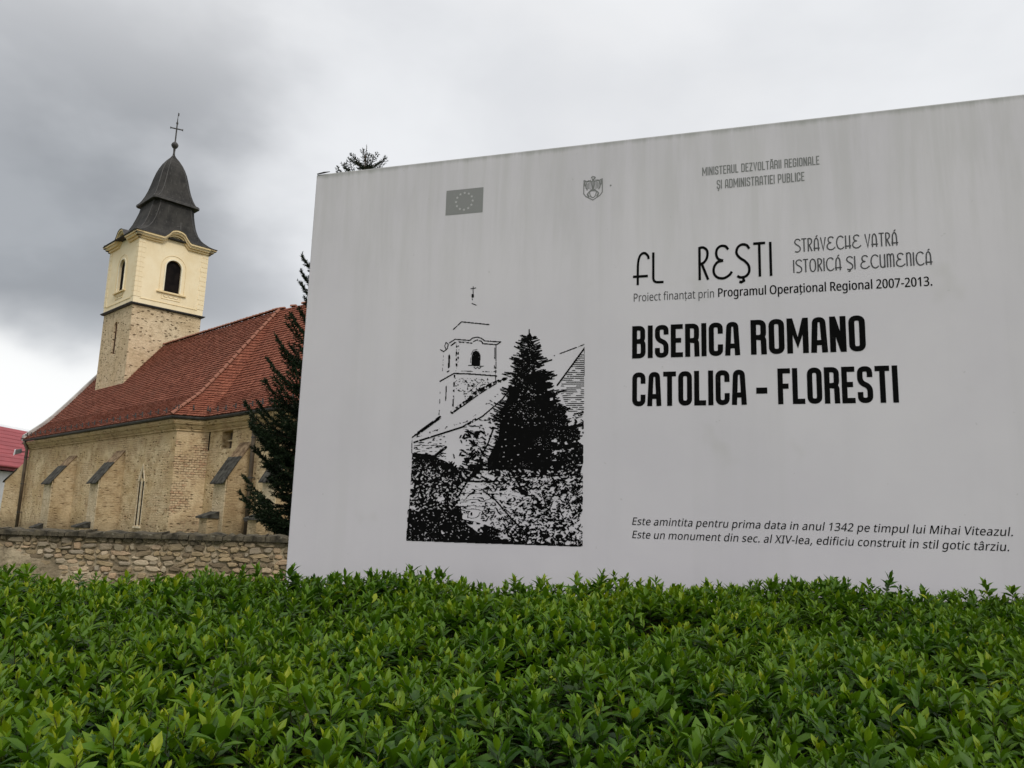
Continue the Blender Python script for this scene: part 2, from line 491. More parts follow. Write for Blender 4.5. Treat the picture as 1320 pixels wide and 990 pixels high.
def f_ground(g, oc, b):
    n = g.noise(oc, 0.35, 6, 0.6)
    n2 = g.noise(oc, 6, 5, 0.7)
    c = g.mix(g.step(n, 0.4, 0.6), (0.045, 0.075, 0.022), (0.085, 0.10, 0.04))
    c = g.mix(g.math('MULTIPLY', g.step(n2, 0.5, 0.7), 0.5), c, (0.10, 0.085, 0.05))
    bump(g, b, n2, 0.8, 0.04)
    return c


M['ground'] = mat('rough_grass_ground', f_ground, 0.95, 0.1)

# ------------------------------------------------------------------ ground
mb = MB()
N = 24
xs = np.concatenate([-np.geomspace(1500, 12, N), np.linspace(-8, 8, 9), np.geomspace(12, 1500, N)])
ys = xs + 20
for i in range(len(xs) - 1):
    for j in range(len(ys) - 1):
        mb.poly([(xs[i], ys[j], 0), (xs[i + 1], ys[j], 0), (xs[i + 1], ys[j + 1], 0), (xs[i], ys[j + 1], 0)])
gr = mb.build('ground', M['ground'])
gr['kind'] = 'structure'

# ------------------------------------------------------------------ church (local x = along nave eastwards, y = across, z = up)
AZA = R(-44)
A0, B0 = -53.0, 21.0
Av = np.array([math.cos(AZA), math.sin(AZA)]); Bv = np.array([-math.sin(AZA), math.cos(AZA)])
cw = Av * A0 + Bv * B0
church = thing('church', 'old rubble church with red tiled roof and cream bell tower under a dark metal spire', 'church', (cw[0], cw[1], 0), AZA)
OFF = (A0, B0, 0)


def wall_face(mb, org, u, outer, holes, depth, n, back=None, backmb=None):
    """flat wall in the plane (org, u, up) with outward normal n; holes get reveals of the given depth"""
    org = np.array(org, float); u = np.array(u, float); n = np.array(n, float)
    P = lambda q: org + u * q[0] + np.array([0, 0, q[1]])
    polys = [[Vector((q[0], q[1], 0)) for q in outer]] + [[Vector((q[0], q[1], 0)) for q in h] for h in holes]
    flat = [q for pl in [outer] + holes for q in pl]
    i0 = len(mb.v)
    mb.v += [tuple(P(q)) for q in flat]
    want = np.cross(u, (0, 0, 1)) @ n
    for t in tessellate_polygon(polys):
        a, b, c = [flat[k] for k in t]
        cr = (b[0] - a[0]) * (c[1] - a[1]) - (b[1] - a[1]) * (c[0] - a[0])
        if (cr > 0) != (want > 0): t = (t[0], t[2], t[1])
        mb.f.append(tuple(i0 + k for k in t)); mb.c.append(mb.cur)
    for h in holes:
        m = len(h)
        for k in range(m):
            p, q = P(h[k]), P(h[(k + 1) % m])
            mb.poly([p, q, q - n * depth, p - n * depth])
        if backmb is not None:
            backmb.poly([P(q) - n * (depth - 0.004) for q in h])


def arch(cx, z0, z1, w, n=9):
    r = w / 2
    pts = [(cx - r, z0), (cx + r, z0)]
    for k in range(n):
        th = math.pi * k / (n - 1)
        pts.append((cx + r * math.cos(th), z1 - r + r * math.sin(th)))
    return pts


def sweep(mb, profile, path, cap=True):
    """profile: (outward distance, z); path: (a,b) polyline whose outward side is to the right (towards -b when going +a)"""
    path = [np.array(p, float) for p in path]
    nrm = []
    for k in range(len(path) - 1):
        d = path[k + 1] - path[k]; d /= np.linalg.norm(d)
        nrm.append(np.array([d[1], -d[0]]))
    mit = []
    for k in range(len(path)):
        if k == 0: mit.append(nrm[0])
        elif k == len(path) - 1: mit.append(nrm[-1])
        else:
            m = nrm[k - 1] + nrm[k]; m /= np.linalg.norm(m)
            mit.append(m / (m @ nrm[k]))
    i0 = len(mb.v); n = len(profile)
    for p, m in zip(path, mit):
        for (d, z) in profile:
            q = p + m * d
            mb.v.append((q[0], q[1], z))
    for k in range(len(path) - 1):
        for j in range(n):
            j2 = (j + 1) % n
            mb.f.append((i0 + k * n + j, i0 + (k + 1) * n + j, i0 + (k + 1) * n + j2, i0 + k * n + j2)); mb.c.append(mb.cur)
    if cap:
        mb.f.append(tuple(i0 + j for j in range(n))); mb.c.append(mb.cur)
        mb.f.append(tuple(i0 + (len(path) - 1) * n + j for j in reversed(range(n)))); mb.c.append(mb.cur)


WA, WB = -65.5, 17.6        # nave north wall
ridge_b = 22.95
south_b = 2 * ridge_b - WB
C1 = (-40.85, 17.6); C3 = (-40.15, 19.0); CE = -27.0
# nave north wall with the lancet window
mb = MB(); bk = MB()
lanc = []
for (x0, x1) in ((-44.98, -44.73), (-44.53, -44.28)):
    lanc.append([(x0, 0.95), (x1, 0.95), (x1, 3.2), ((x0 + x1) / 2, 3.42), (x0, 3.2)])
lanc.append([(-44.70, 3.45), (-44.46, 3.45), (-44.40, 3.62), (-44.58, 4.0), (-44.76, 3.62)])
wall_face(mb, (0, WB, 0), (1, 0, 0), [(WA, 0), (C1[0], 0), (C1[0], 6.3), (WA, 6.3)], lanc, 0.03, (0, -1, 0), backmb=bk)
w = mb.build('north_wall', M['wall'], church, OFF); w['label'] = 'stained tan rendered long wall of the nave'
o = bk.build('lancet_glazing', M['black'], w)
o.data.transform(Matrix.Translation((-A0, -B0, 0)))
mb = MB()
for (x0, x1) in ((-45.06, -44.98), (-44.73, -44.53), (-44.28, -44.20)):
    mb.box(x0 + 0.003, x1 - 0.003, WB - 0.012, WB - 0.002, 0.9, 3.3)
mb.box(-45.05, -44.15, WB - 0.08, WB - 0.002, 0.8, 0.9)
mb.prism([(-45.06, WB - 0.002, 3.3), (-44.59, WB - 0.002, 4.25), (-44.20, WB - 0.002, 3.3), (-44.27, WB - 0.002, 3.3), (-44.59, WB - 0.002, 4.12), (-44.91, WB - 0.002, 3.3)], np.array([0, -0.05, 0]))
mb.build('stone_window_frame', M['palestone'], w, OFF)
# brick shoulder wall
d2 = np.array([C3[0] - C1[0], C3[1] - C1[1], 0]); L2 = np.linalg.norm(d2); d2 /= L2
mb = MB()
wall_face(mb, (C1[0], C1[1], 0), d2, [(0, 0), (L2, 0), (L2, 6.3), (0, 6.3)], [], 0, (d2[1], -d2[0], 0))
mb.build('shoulder_wall', M['brickwall'], church, OFF)['label'] = 'short angled wall with bare brick courses showing'
# choir wall
mb = MB(); bk = MB()
win = [(-38.72, 4.92), (-37.62, 4.92), (-37.58, 5.83), (-38.70, 5.80)]
wall_face(mb, (0, C3[1], 0), (1, 0, 0), [(C3[0], 0), (CE, 0), (CE, 6.3), (C3[0], 6.3)], [win], 0.45, (0, -1, 0), backmb=bk)
w = mb.build('choir_wall', M['wall'], church, OFF)
o = bk.build('small_window', M['pipe'], w, OFF)
mb = MB()
mb.box(-38.18, -38.08, C3[1] + 0.30, C3[1] + 0.40, 4.93, 5.78)
mb.box(-38.66, -37.64, C3[1] + 0.31, C3[1] + 0.39, 5.33, 5.40)
mb.build('window_mullion', M['towerstone'], w, OFF)
mb = MB(); mb.box(-40.12, -40.02, C3[1] - 0.02, C3[1] + 0.05, 4.9, 5.95)
mb.build('wall_slit', M['black'], w, OFF)
# gables and south side
mb = MB()
wall_face(mb, (WA, 0, 0), (0, 1, 0), [(WB, 0), (south_b, 0), (south_b, 6.3), (ridge_b, 13.3), (WB, 6.3)], [], 0, (-1, 0, 0))
mb.poly([(WA, south_b, 0), (CE, south_b - 1.4, 0), (CE, south_b - 1.4, 6.3), (WA, south_b, 6.3)])
wall_face(mb, (CE, 0, 0), (0, 1, 0), [(C3[1], 0), (south_b - 1.4, 0), (south_b - 1.4, 6.3), (ridge_b, 13.0), (C3[1], 6.3)], [], 0, (1, 0, 0))
mb.build('gable_walls', M['wall'], church, OFF)
# cornice and gutter
path = [(WA, WB), C1, C3, (CE, C3[1])]
mb = MB()
sweep(mb, [(-0.05, 5.86), (0.07, 5.86), (0.07, 5.96), (-0.05, 5.96)], path)
sweep(mb, [(-0.05, 5.963), (0.11, 5.963), (0.20, 6.10), (0.22, 6.18), (-0.05, 6.18)], path)
sweep(mb, [(-0.05, 6.183), (0.28, 6.183), (0.34, 6.30), (0.36, 6.40), (-0.05, 6.40)], path)
mb.build('cornice', M['wall'], church, OFF)
mb = MB()
sweep(mb, [(0.30, 6.44), (0.37, 6.42), (0.46, 6.44), (0.50, 6.50), (0.51, 6.56), (0.48, 6.56), (0.44, 6.48), (0.37, 6.46), (0.32, 6.50)], path)
mb.build('gutter', M['dark'], church, OFF)


# roof surfaces (a, b, z) as functions of u along and v up
def prof(v):            # share of the run -> share of the rise, a little flatter at the eaves
    return float(np.interp(v, [0, 0.25, 0.45, 0.7, 0.9, 1.0], [0, 0.193, 0.40, 0.68, 0.895, 1.0]))


EV, RZ = 6.60, 13.45
hipA = lambda v: -40.62 - 0.42 * v


def surf_nave(u, v):
    a = -65.65 * (1 - u) + hipA(v) * u
    return np.array([a, 17.17 + (ridge_b - 17.17) * v, EV + (RZ - EV) * prof(v)])


cr0 = np.array([-39.80, 18.57, EV]); apex = np.array([-41.04, ridge_b, RZ])
er = np.array([math.cos(R(-28) - AZA), math.sin(R(-28) - AZA)])


def surf_crease(v):
    p = cr0 * (1 - v) + apex * v
    p[2] = EV + (RZ - EV) * prof(v)
    return p


def surf_shoulder(u, v):
    h = surf_nave(1, v)
    return h * (1 - u) + surf_crease(v) * u


L3 = 12.6


def surf_choir(u, v):
    p = surf_crease(v)
    lo = np.array([L3, 0, 0.0]); hi = np.array([L3 * er[0], L3 * er[1], 1.0])
    q = p + (lo * (1 - v) + hi * v) * u
    return q


def tile_patch(mb, surf, rows, width, hi=1.0):
    for r in range(rows):
        v0 = r / rows * hi; v1 = min((r + 1.15) / rows, 1.0) * hi
        L = np.linalg.norm(surf(1, v0) - surf(0, v0))
        n = max(1, int(round(L / width)))
        for k in range(n + (r % 2)):
            u0 = (k - 0.5 * (r % 2)) / n; u1 = u0 + 1.0 / n
            u0 = max(0, u0) + 0.0; u1 = min(1, u1)
            if u1 - u0 < 0.02 / n: continue
            gp = 0.03 * (u1 - u0)
            p0, p1, p2, p3 = surf(u0 + gp, v0), surf(u1 - gp, v0), surf(u1 - gp, v1), surf(u0 + gp, v1)
            nn = np.cross(p1 - p0, p3 - p0); l = np.linalg.norm(nn)
            if l < 1e-7: continue
            nn /= l
            lift = 0.066 + rnd.uniform(-0.012, 0.016); l2 = lift + rnd.uniform(-.006, .006)
            dn = (p0 - p3); dn = dn / (np.linalg.norm(dn) + 1e-9) * rnd.uniform(-0.012, 0.02)
            q0 = p0 + nn * lift + dn; q1 = p1 + nn * l2 + dn
            mb.cur = min(1, max(0, rnd.gauss(0.46, 0.14)))
            mb.poly([q0, q1, p2 + nn * 0.012, p3 + nn * 0.012])
            mb.poly([p0 - nn * .01 + dn, p1 - nn * .01 + dn, q1, q0])


def solid_patch(mb, surf, nu, nv):
    for i in range(nu):
        for j in range(nv):
            mb.poly([surf(i / nu, j / nv), surf((i + 1) / nu, j / nv), surf((i + 1) / nu, (j + 1) / nv), surf(i / nu, (j + 1) / nv)])


roof = MB()
for sf, nu in ((surf_nave, 2), (surf_shoulder, 1), (surf_choir, 12)):
    solid_patch(roof, sf, nu, 10)
mir = lambda p: np.array([p[0], 2 * ridge_b - p[1], p[2]])
solid_patch(roof, lambda u, v: mir(surf_nave(1 - u, v)), 2, 10)
def surf_back(u, v):
    t = surf_choir(1 - u, 1.0)
    lo = np.array([-39.8 + 12.6 * (1 - u), 2 * ridge_b - 18.6, EV])
    return lo * (1 - v) + t * v
solid_patch(roof, surf_back, 6, 4)
roof = roof.build('roof', M['batten'], church, OFF)
roof['label'] = 'steep roof of small red clay tiles'
mb = MB()
tile_patch(mb, surf_nave, 44, 0.165)
tile_patch(mb, surf_shoulder, 44, 0.165)
tile_patch(mb, surf_choir, 44, 0.165)
o = mb.build('roof_tiles', M['tile'], roof, OFF, tint=True)
o['kind'] = 'stuff'
# ridge and hip tiles, each one a piece
mb = MB()
NR = 7
for k in range(NR):
    a0 = math.pi * k / (NR - 1)
    for x, rr in ((0, 0.135), (0.36, 0.095)):
        mb.v.append((x, rr * math.cos(a0), rr * math.sin(a0) - 0.02))
for k in range(NR - 1):
    mb.f.append((2 * k, 2 * k + 1, 2 * k + 3, 2 * k + 2)); mb.c.append(0)
mb.f.append(tuple(2 * k for k in range(NR))); mb.f.append(tuple(2 * k + 1 for k in reversed(range(NR)))); mb.c += [0, 0]
ridge_me = mb.mesh('ridge_tile', M['ridge'])


def lay_tiles(fn, L, down=True):
    n = int(L / 0.38)
    for k in range(n):
        p = fn(k / n); q = fn((k + 1) / n)
        d = Vector(q - p).normalized()
        side = d.cross(Vector((0, 0, 1))).normalized(); up = side.cross(d)
        rot = Matrix((d, -side, up)).transposed().to_4x4()
        jit = Matrix.Rotation(rnd.uniform(-.05, .05), 4, 'Z') @ Matrix.Rotation(rnd.uniform(-.04, .04), 4, 'Y')
        sc = Matrix.Diagonal((1, rnd.uniform(.9, 1.12), rnd.uniform(.9, 1.15), 1))
        mw = Matrix.Translation(Vector(p) - Vector(OFF) + up * 0.06) @ rot @ jit @ sc
        link('ridge_tile', ridge_me, roof, mw)


lay_tiles(lambda t: surf_nave(1, t), 9.2)
lay_tiles(lambda t: np.array([-56.9 + (56.9 - 41.05) * t, ridge_b, RZ + 0.03]), 15.8)
lay_tiles(lambda t: surf_choir(t, 1.0), 6)
# verge strip on the west gable
mb = MB()
for v in range(10):
    p, q = surf_nave(0, v / 10), surf_nave(0, (v + 1) / 10)
    e = np.array([0.40, 0, 0]); z = np.array([0, 0, 0.20])
    x = np.array([-0.30, -.02, 0.10])
    mb.hexa([p + x - z, p + x + e - z, q + x + e - z, q + x - z, p + x + z, p + x + e + z, q + x + e + z, q + x + z])
mb.build('verge_strip', M['pale_metal'], roof, OFF)
# snow guards
mb = MB()
mb.box(-0.032, 0.032, -0.03, 0.02, 0, 0.30); mb.box(-0.03, 0.03, -0.15, -0.03, 0.12, 0.17); mb.box(-0.055, 0.055, 0, 0.03, 0.03, 0.10)
sg = mb.mesh('snow_guard', M['dark'])


def guards(surf, v, L, step, rot=0):
    n = int(L / step)
    for k in range(n + 1):
        p = surf((k + rnd.uniform(-.08, .08) + .15) / (n + .3), v + rnd.uniform(-.004, .004))
        mw = Matrix.Translation(Vector(p) - Vector(OFF) + Vector((0, 0, 0.02))) @ Matrix.Rotation(rot, 4, 'Z') @ Matrix.Rotation(rnd.uniform(-.12, .12), 4, 'Y')
        link('snow_guard', sg, roof, mw)


guards(surf_nave, 0.03, 25, 1.02)
guards(surf_shoulder, 0.045, 1.4, 0.7, R(60))
guards(surf_choir, 0.03, 12.6, 0.85)
# downpipes
for a, b, zt in ((-35.05, C3[1] - 0.22, 5.9), (WA + 0.28, WB - 0.22, 5.9)):
    mb = MB()
    mb.tube([(a, b - .22, 6.46), (a, b - .2, 6.3), (a, b, zt), (a, b, zt - 0.3), (a, b, 0.05)], 0.105, 10)
    dp = mb.build('downpipe', M['pipe'], church, OFF, smooth=True)
    for z in (1.4, 3.4, 5.3):
        mb = MB(); mb.tube([(a, b, z - .03), (a, b, z + .03)], 0.13, 10); mb.box(a - .02, a + .02, b, b + .22, z - .02, z + .02)
        mb.build('pipe_bracket', M['dark'], dp, OFF)


# buttresses: width along a, leaning out towards -b
def buttress(a0, a1, wb, out, zt, zo, slab=True, step_out=0.0, step_z=0.0, label=None):
    mb = MB()
    bo = wb - out
    mb.prism([(a1, wb + .1, -0.1), (a1, bo - .06, -0.1), (a1, bo, zo), (a1, wb, zt), (a1, wb + .1, zt)], np.array([a0 - a1, 0, 0]))
    bt = mb.build('buttress', M['buttress'], church, OFF)
    if label: bt['label'] = label
    mb = MB(); mb.box(a0 + .03, a1 - .03, bo - .075, bo - .02, -.1, zo - .12)
    mb.build('buttress_face', M['palerender'], bt, OFF)
    mid = 0.48
    def P(t, up, a):  # along the slope
        return np.array([a, wb - out * t, zt + (zo - zt) * t + up])
    mb = MB(); mb.tube([P(0.02, 0.0, a1 - 0.02), P(mid, 0.0, a1 - 0.02)], 0.035, 6)
    mb.hexa([P(-.02, 0.0, a0), P(-.02, 0.0, a1 + .02), P(mid, 0.0, a1 + .02), P(mid, 0.0, a0), P(-.02, 0.05, a0), P(-.02, 0.05, a1 + .02), P(mid, 0.05, a1 + .02), P(mid, 0.05, a0)])
    mb.build('brick_edge', M['cap'], bt, OFF)
    if slab:
        n = 4
        ws = (a1 - a0 + 0.14) / n
        for k in range(n):
            x0 = a0 - 0.07 + k * ws; x1 = x0 + ws - 0.015
            u = rnd.uniform(0, .03)
            mb = MB()
            q = [P(1.22, -.02, x0), P(1.22, -.02, x1), P(mid, .03, x1), P(mid, .03, x0)]
            mb.hexa([np.array(p) + (0, 0, u) for p in q] + [np.array(p) + (0, 0, 0.06 + u) for p in q])
            mb.build('roof_slab', M['slate'], bt, OFF)
    if step_out:
        mb = MB()
        so = bo - step_out
        mb.box(a0 + .01, a0 + .78, so, bo + .05, -0.1, step_z)
        mb.build('plinth', M['buttress'], bt, OFF)
        mb = MB()
        mb.hexa([(a0 - .1, so - .15, step_z + .003), (a0 + .84, so - .15, step_z + .003), (a0 + .84, bo - .01, step_z + .003), (a0 - .1, bo - .01, step_z + .003),
                 (a0 - .1, so - .15, step_z + .09), (a0 + .84, so - .15, step_z + .09), (a0 + .84, bo - .01, step_z + .36), (a0 - .1, bo - .01, step_z + .36)])
        mb.build('plinth_slab', M['slate'], bt, OFF)


buttress(-56.75, -55.25, WB, 1.17, 5.05, 3.52, True, 0.45, 0.45, 'buttress with dark slab top left of the second one')
buttress(-48.75, -47.42, WB, 1.15, 5.05, 3.48, True, 0.62, 0.70)
buttress(-36.75, -35.55, C3[1], 1.08, 5.1, 3.42, True, 0.62, 1.45)
buttress(-32.2, -31.0, C3[1], 1.08, 5.1, 3.42, True, 0.62, 1.45)
# diagonal corner buttress at the west end, pointing away from the corner
cd_ = np.array([-0.7193, -0.6947, 0]); ct = np.array([-0.6947, 0.7193, 0])
c0_ = np.array([WA + .05, WB + .05, 0])
mb = MB()
f = lambda t, w_, z_: c0_ + cd_ * t + ct * w_ + np.array([0, 0, z_])
mb.prism([f(-.3, 0, -.1), f(1.62, 0, -.1), f(1.5, 0, 3.62), f(-.3, 0, 5.6)], ct * 1.3)
cb = mb.build('buttress', M['buttress'], church, OFF); cb['label'] = 'diagonal buttress at the far left corner of the church'
for k in range(3):
    mb = MB()
    mb.prism([f(1.62, -.08 + k * .5, 3.46), f(.75, -.08 + k * .5, 4.40), f(.75, -.08 + k * .5, 4.50), f(1.62, -.08 + k * .5, 3.56)], ct * .48)
    mb.build('roof_slab', M['slate'], cb, OFF)
# floodlight at the west corner
fl = MB()
fa, fb, fz = WA - 0.25, WB - 0.45, 5.75
fl.hexa([(fa - .42, fb - .2, fz - .12), (fa - .10, fb - .34, fz - .28), (fa + .05, fb + .02, fz - .16), (fa - .3, fb + .16, fz - .02),
         (fa - .46, fb - .2, fz + .12), (fa - .14, fb - .3, fz + .02), (fa + .0, fb + .02, fz + .12), (fa - .36, fb + .12, fz + .22)])
fl.box(fa - .05, fa + .5, fb + .05, fb + .12, fz - .10, fz - .03)
fo = fl.build('floodlight', M['dark'], church, OFF)
mb = MB()
mb.hexa([(fa - .50, fb - .27, fz - .20), (fa - .13, fb - .42, fz - .36), (fa - .10, fb - .39, fz - .34), (fa - .45, fb - .22, fz - .18),
         (fa - .52, fb - .27, fz + .12), (fa - .16, fb - .38, fz + .02), (fa - .13, fb - .34, fz + .03), (fa - .48, fb - .22, fz + .13)])
mb.build('lamp_glass', M['glass'], fo, OFF)
mb = MB(); mb.box(WA - .9, WA - .05, WB - .30, WB - .22, 6.33, 6.40); mb.box(WA - .75, WA - .05, WB - .45, WB - .38, 6.62, 6.70)
mb.build('gutter_bracket', M['dark'], church, OFF)

# ------------------------------------------------------------------ tower
TA0, TA1, TB0, TB1 = -62.45, -56.9, 20.45, 25.5
TM, TN = (TA0 + TA1) / 2, (TB0 + TB1) / 2
mb = MB(); bk = MB()
i = 0.06
slit = arch(-59.75, 12.75, 15.15, 0.62)
wall_face(mb, (0, TB0 + i, 0), (1, 0, 0), [(TA0 + i, 6), (TA1 - i, 6), (TA1 - i, 16.0), (TA0 + i, 16.0)], [slit], 0.13, (0, -1, 0), backmb=bk)
wall_face(mb, (TA1 - i, 0, 0), (0, 1, 0), [(TB0 + i, 6), (TB1 - i, 6), (TB1 - i, 16.0), (TB0 + i, 16.0)], [], 0.4, (1, 0, 0))
wall_face(mb, (0, TB1 - i, 0), (1, 0, 0), [(TA0 + i, 6), (TA1 - i, 6), (TA1 - i, 16.0), (TA0 + i, 16.0)], [], 0.4, (0, 1, 0))
wall_face(mb, (TA0 + i, 0, 0), (0, 1, 0), [(TB0 + i, 0), (TB1 - i, 0), (TB1 - i, 16.0), (TB0 + i, 16.0)], [], 0.4, (-1, 0, 0))
ts = mb.build('tower_base', M['towerstone'], church, OFF)
ts['label'] = 'lower tower of bare pitted rubble stone'
bk.build('slit_window', M['slitwood'], ts, OFF)
mb = MB()
for e, z0, z1 in ((0.09, 16.02, 16.075), (0.16, 16.078, 16.14)):
    mb.box(TA0 - e, TA1 + e, TB0 - e, TB1 + e, z0, z1)
mb.build('belt_course', M['dark'], church, OFF)


def hump(u):   # cornice line above the flat level, u from the middle of the face
    x = abs(u)
    if x < 0.62: return 0.30 + 0.42 * math.sqrt(max(0, 1 - (x / 0.62) ** 2))
    if x < 1.02: return 0.30 * (0.5 + 0.5 * math.cos(math.pi * (x - 0.62) / 0.40)) 
    return 0.0


def face_path(half):
    us = [-half, -1.1] + [k * 0.1 for k in range(-10, 11)] + [1.1, half]
    return [(u, hump(u)) for u in us]


ZC = 21.0
belfry = MB(); bks = []
sides = [((TM, TB0), (1, 0), (0, -1), (TA1 - TA0) / 2), ((TA1, TN), (0, 1), (1, 0), (TB1 - TB0) / 2),
         ((TM, TB1), (-1, 0), (0, 1), (TA1 - TA0) / 2), ((TA0, TN), (0, -1), (-1, 0), (TB1 - TB0) / 2)]
for (c, u, n, half) in sides:
    bk = MB(); bks.append(bk)
    top = [(x, ZC + h) for x, h in reversed(face_path(half))]
    outer = [(-half, 16.14), (half, 16.14)] + top
    wall_face(belfry, (c[0], c[1], 0), (u[0], u[1], 0), outer, [arch(0.06, 17.42, 19.82, 1.16, 13)], 0.17, (n[0], n[1], 0), backmb=bk)
belfry = belfry.build('belfry_wall', M['cream'], church, OFF)
belfry['label'] = 'cream painted upper tower stage'
for bk in bks: bk.build('louvre_opening', M['black'], belfry, OFF)


def on_face(c, u, n, x, out, z):
    return (c[0] + u[0] * x + n[0] * out, c[1] + u[1] * x + n[1] * out, z)


def ribbon(mb, c, u, n, path, o0, o1, z0, z1):
    """bar that follows path [(x, dz)] along a face, from out o0..o1 and height z0..z1 above the path"""
    for k in range(len(path) - 1):
        (xa, ha), (xb, hb) = path[k], path[k + 1]
        q = lambda x, h, o, z: on_face(c, u, n, x, o, ZC + h + z)
        mb.hexa([q(xa, ha, o1, z0), q(xb, hb, o1, z0), q(xb, hb, o0, z0), q(xa, ha, o0, z0),
                 q(xa, ha, o1, z1), q(xb, hb, o1, z1), q(xb, hb, o0, z1), q(xa, ha, o0, z1)])


for (c, u, n, half) in sides:
    mb = MB()
    for out, z0, z1 in ((0.14, -0.12, 0.02), (0.28, 0.023, 0.17), (0.42, 0.173, 0.30)):
        ribbon(mb, c, u, n, face_path(half + out), -0.05, out, z0, z1)
    mb.build('tower_cornice', M['ochre'], church, OFF)
    mb = MB()
    ribbon(mb, c, u, n, face_path(half + 0.30), 0.10, 0.31, 0.10, 0.20)
    mb.build('cornice_moulding', M['cream_light'], church, OFF)
    mb = MB()
    ribbon(mb, c, u, n, face_path(half + 0.46), -0.05, 0.46, 0.303, 0.345)
    # small curved roof behind the arched part
    pth = [(x, h) for x, h in face_path(1.1)][1:-1]
    for k in range(len(pth) - 1):
        (xa, ha), (xb, hb) = pth[k], pth[k + 1]
        mb.poly([on_face(c, u, n, xa, 0, ZC + ha + .33), on_face(c, u, n, xb, 0, ZC + hb + .33), on_face(c, u, n, xb, -1.3, ZC + hb + .33), on_face(c, u, n, xa, -1.3, ZC + ha + .33)])
    mb.build('cornice_flashing', M['dark'], church, OFF)
    # window trim
    mb = MB()
    ap = arch(0.06, 17.42, 19.82, 1.12, 13)[1:] + [arch(0.06, 17.42, 19.82, 1.12, 13)[0]]
    big = arch(0.06, 17.42, 19.92, 1.32, 13)[1:] + [arch(0.06, 17.42, 19.92, 1.32, 13)[0]]
    for k in range(len(ap) - 1):
        q = [on_face(c, u, n, *p) for p in ((ap[k][0], .05, ap[k][1]), (big[k][0], .05, big[k][1]), (big[k + 1][0], .05, big[k + 1][1]), (ap[k + 1][0], .05, ap[k + 1][1]))]
        mb.prism(q, np.array([-n[0] * .05, -n[1] * .05, 0]))
    mb.build('window_surround', M['cream_light'], belfry, OFF)
    mb = MB()
    ol = arch(0.06, 17.42, 20.16, 1.80, 13)[1:] + [arch(0.06, 17.42, 20.16, 1.80, 13)[0]]
    for k in range(len(ol) - 1):
        p, q = ol[k], ol[k + 1]
        mb.tube([on_face(c, u, n, p[0], .01, p[1]), on_face(c, u, n, q[0], .01, q[1])], 0.016, 5)
    # festoon under the sill
    for s in (-0.36, 0.0, 0.36):
        pts = [on_face(c, u, n, 0.06 + s + 0.18 * math.cos(t), .015, 17.12 + 0.13 * math.sin(t)) for t in np.linspace(math.pi, 2 * math.pi, 6)]
        mb.tube(pts, 0.022, 5)
    mb.tube([on_face(c, u, n, -0.62, .01, 17.2), on_face(c, u, n, -0.62, .01, 16.85), on_face(c, u, n, 0.74, .01, 16.85), on_face(c, u, n, 0.74, .01, 17.2)], 0.022, 5)
    mb.build('moulding_lines', M['ochre'], belfry, OFF)
    mb = MB()
    q = [on_face(c, u, n, x, o, z) for z in (17.27, 17.36) for x, o in ((-1.0, .0), (1.12, .0), (1.12, .13), (-1.0, .13))]
    mb.hexa(q); mb.build('window_sill', M['ochre'], belfry, OFF)
    mb = MB()
    q = [on_face(c, u, n, x, o, z) for z in (16.52, 16.56) for x, o in ((-half + .45, .0), (half - .45, .0), (half - .45, .03), (-half + .45, .03))]
    mb.hexa(q); mb.build('plinth_line', M['ochre'], belfry, OFF)
# quoins: every block at each corner
qmesh = {}
for kk, sz in enumerate((0.50, 0.42)):
    mb = MB(); mb.box(-0.022, sz, -0.022, sz, 0, 0.335); qmesh[kk] = mb.mesh('quoin', M['cream'])
for (ca, cb, rz) in ((TA0, TB0, 0), (TA1, TB0, 90), (TA1, TB1, 180), (TA0, TB1, 270)):
    for k in range(12):
        link('quoin', qmesh[k % 2], church, Matrix.Translation((ca - A0, cb - B0, 16.62 + k * 0.36)) @ Matrix.Rotation(R(rz), 4, 'Z'))

# spire: square with narrow chamfered corners
AX = np.array([-59.42, 23.12])
cen0 = np.array([TM, TN])


def ring(z, s, ch, ca):
    c = ca
    pts = []
    for (sx, sy) in ((1, -1), (1, 1), (-1, 1), (-1, -1)):
        p = [(sx * s, sy * (s - ch)), (sx * (s - ch), sy * s)]
        if sx * sy < 0: p = p[::-1]
        pts += p
    return [(c[0] + x, c[1] + y, z) for x, y in pts]


def loft(rings, name, m, parent, close=True):
    mb = MB(); n = 8
    for r in rings: mb.v += r
    for k in range(len(rings) - 1):
        for j in range(n):
            j2 = (j + 1) % n
            mb.f.append((k * n + j, k * n + j2, (k + 1) * n + j2, (k + 1) * n + j)); mb.c.append(.5)
    if close:
        mb.f.append(tuple(reversed(range(n)))); mb.f.append(tuple((len(rings) - 1) * n + j for j in range(n))); mb.c += [0, 0]
    return mb.build(name, m, parent, OFF)


def cc(z):
    t = min(1, max(0, (z - 21.3) / 3.0))
    return cen0 * (1 - t) + AX * t


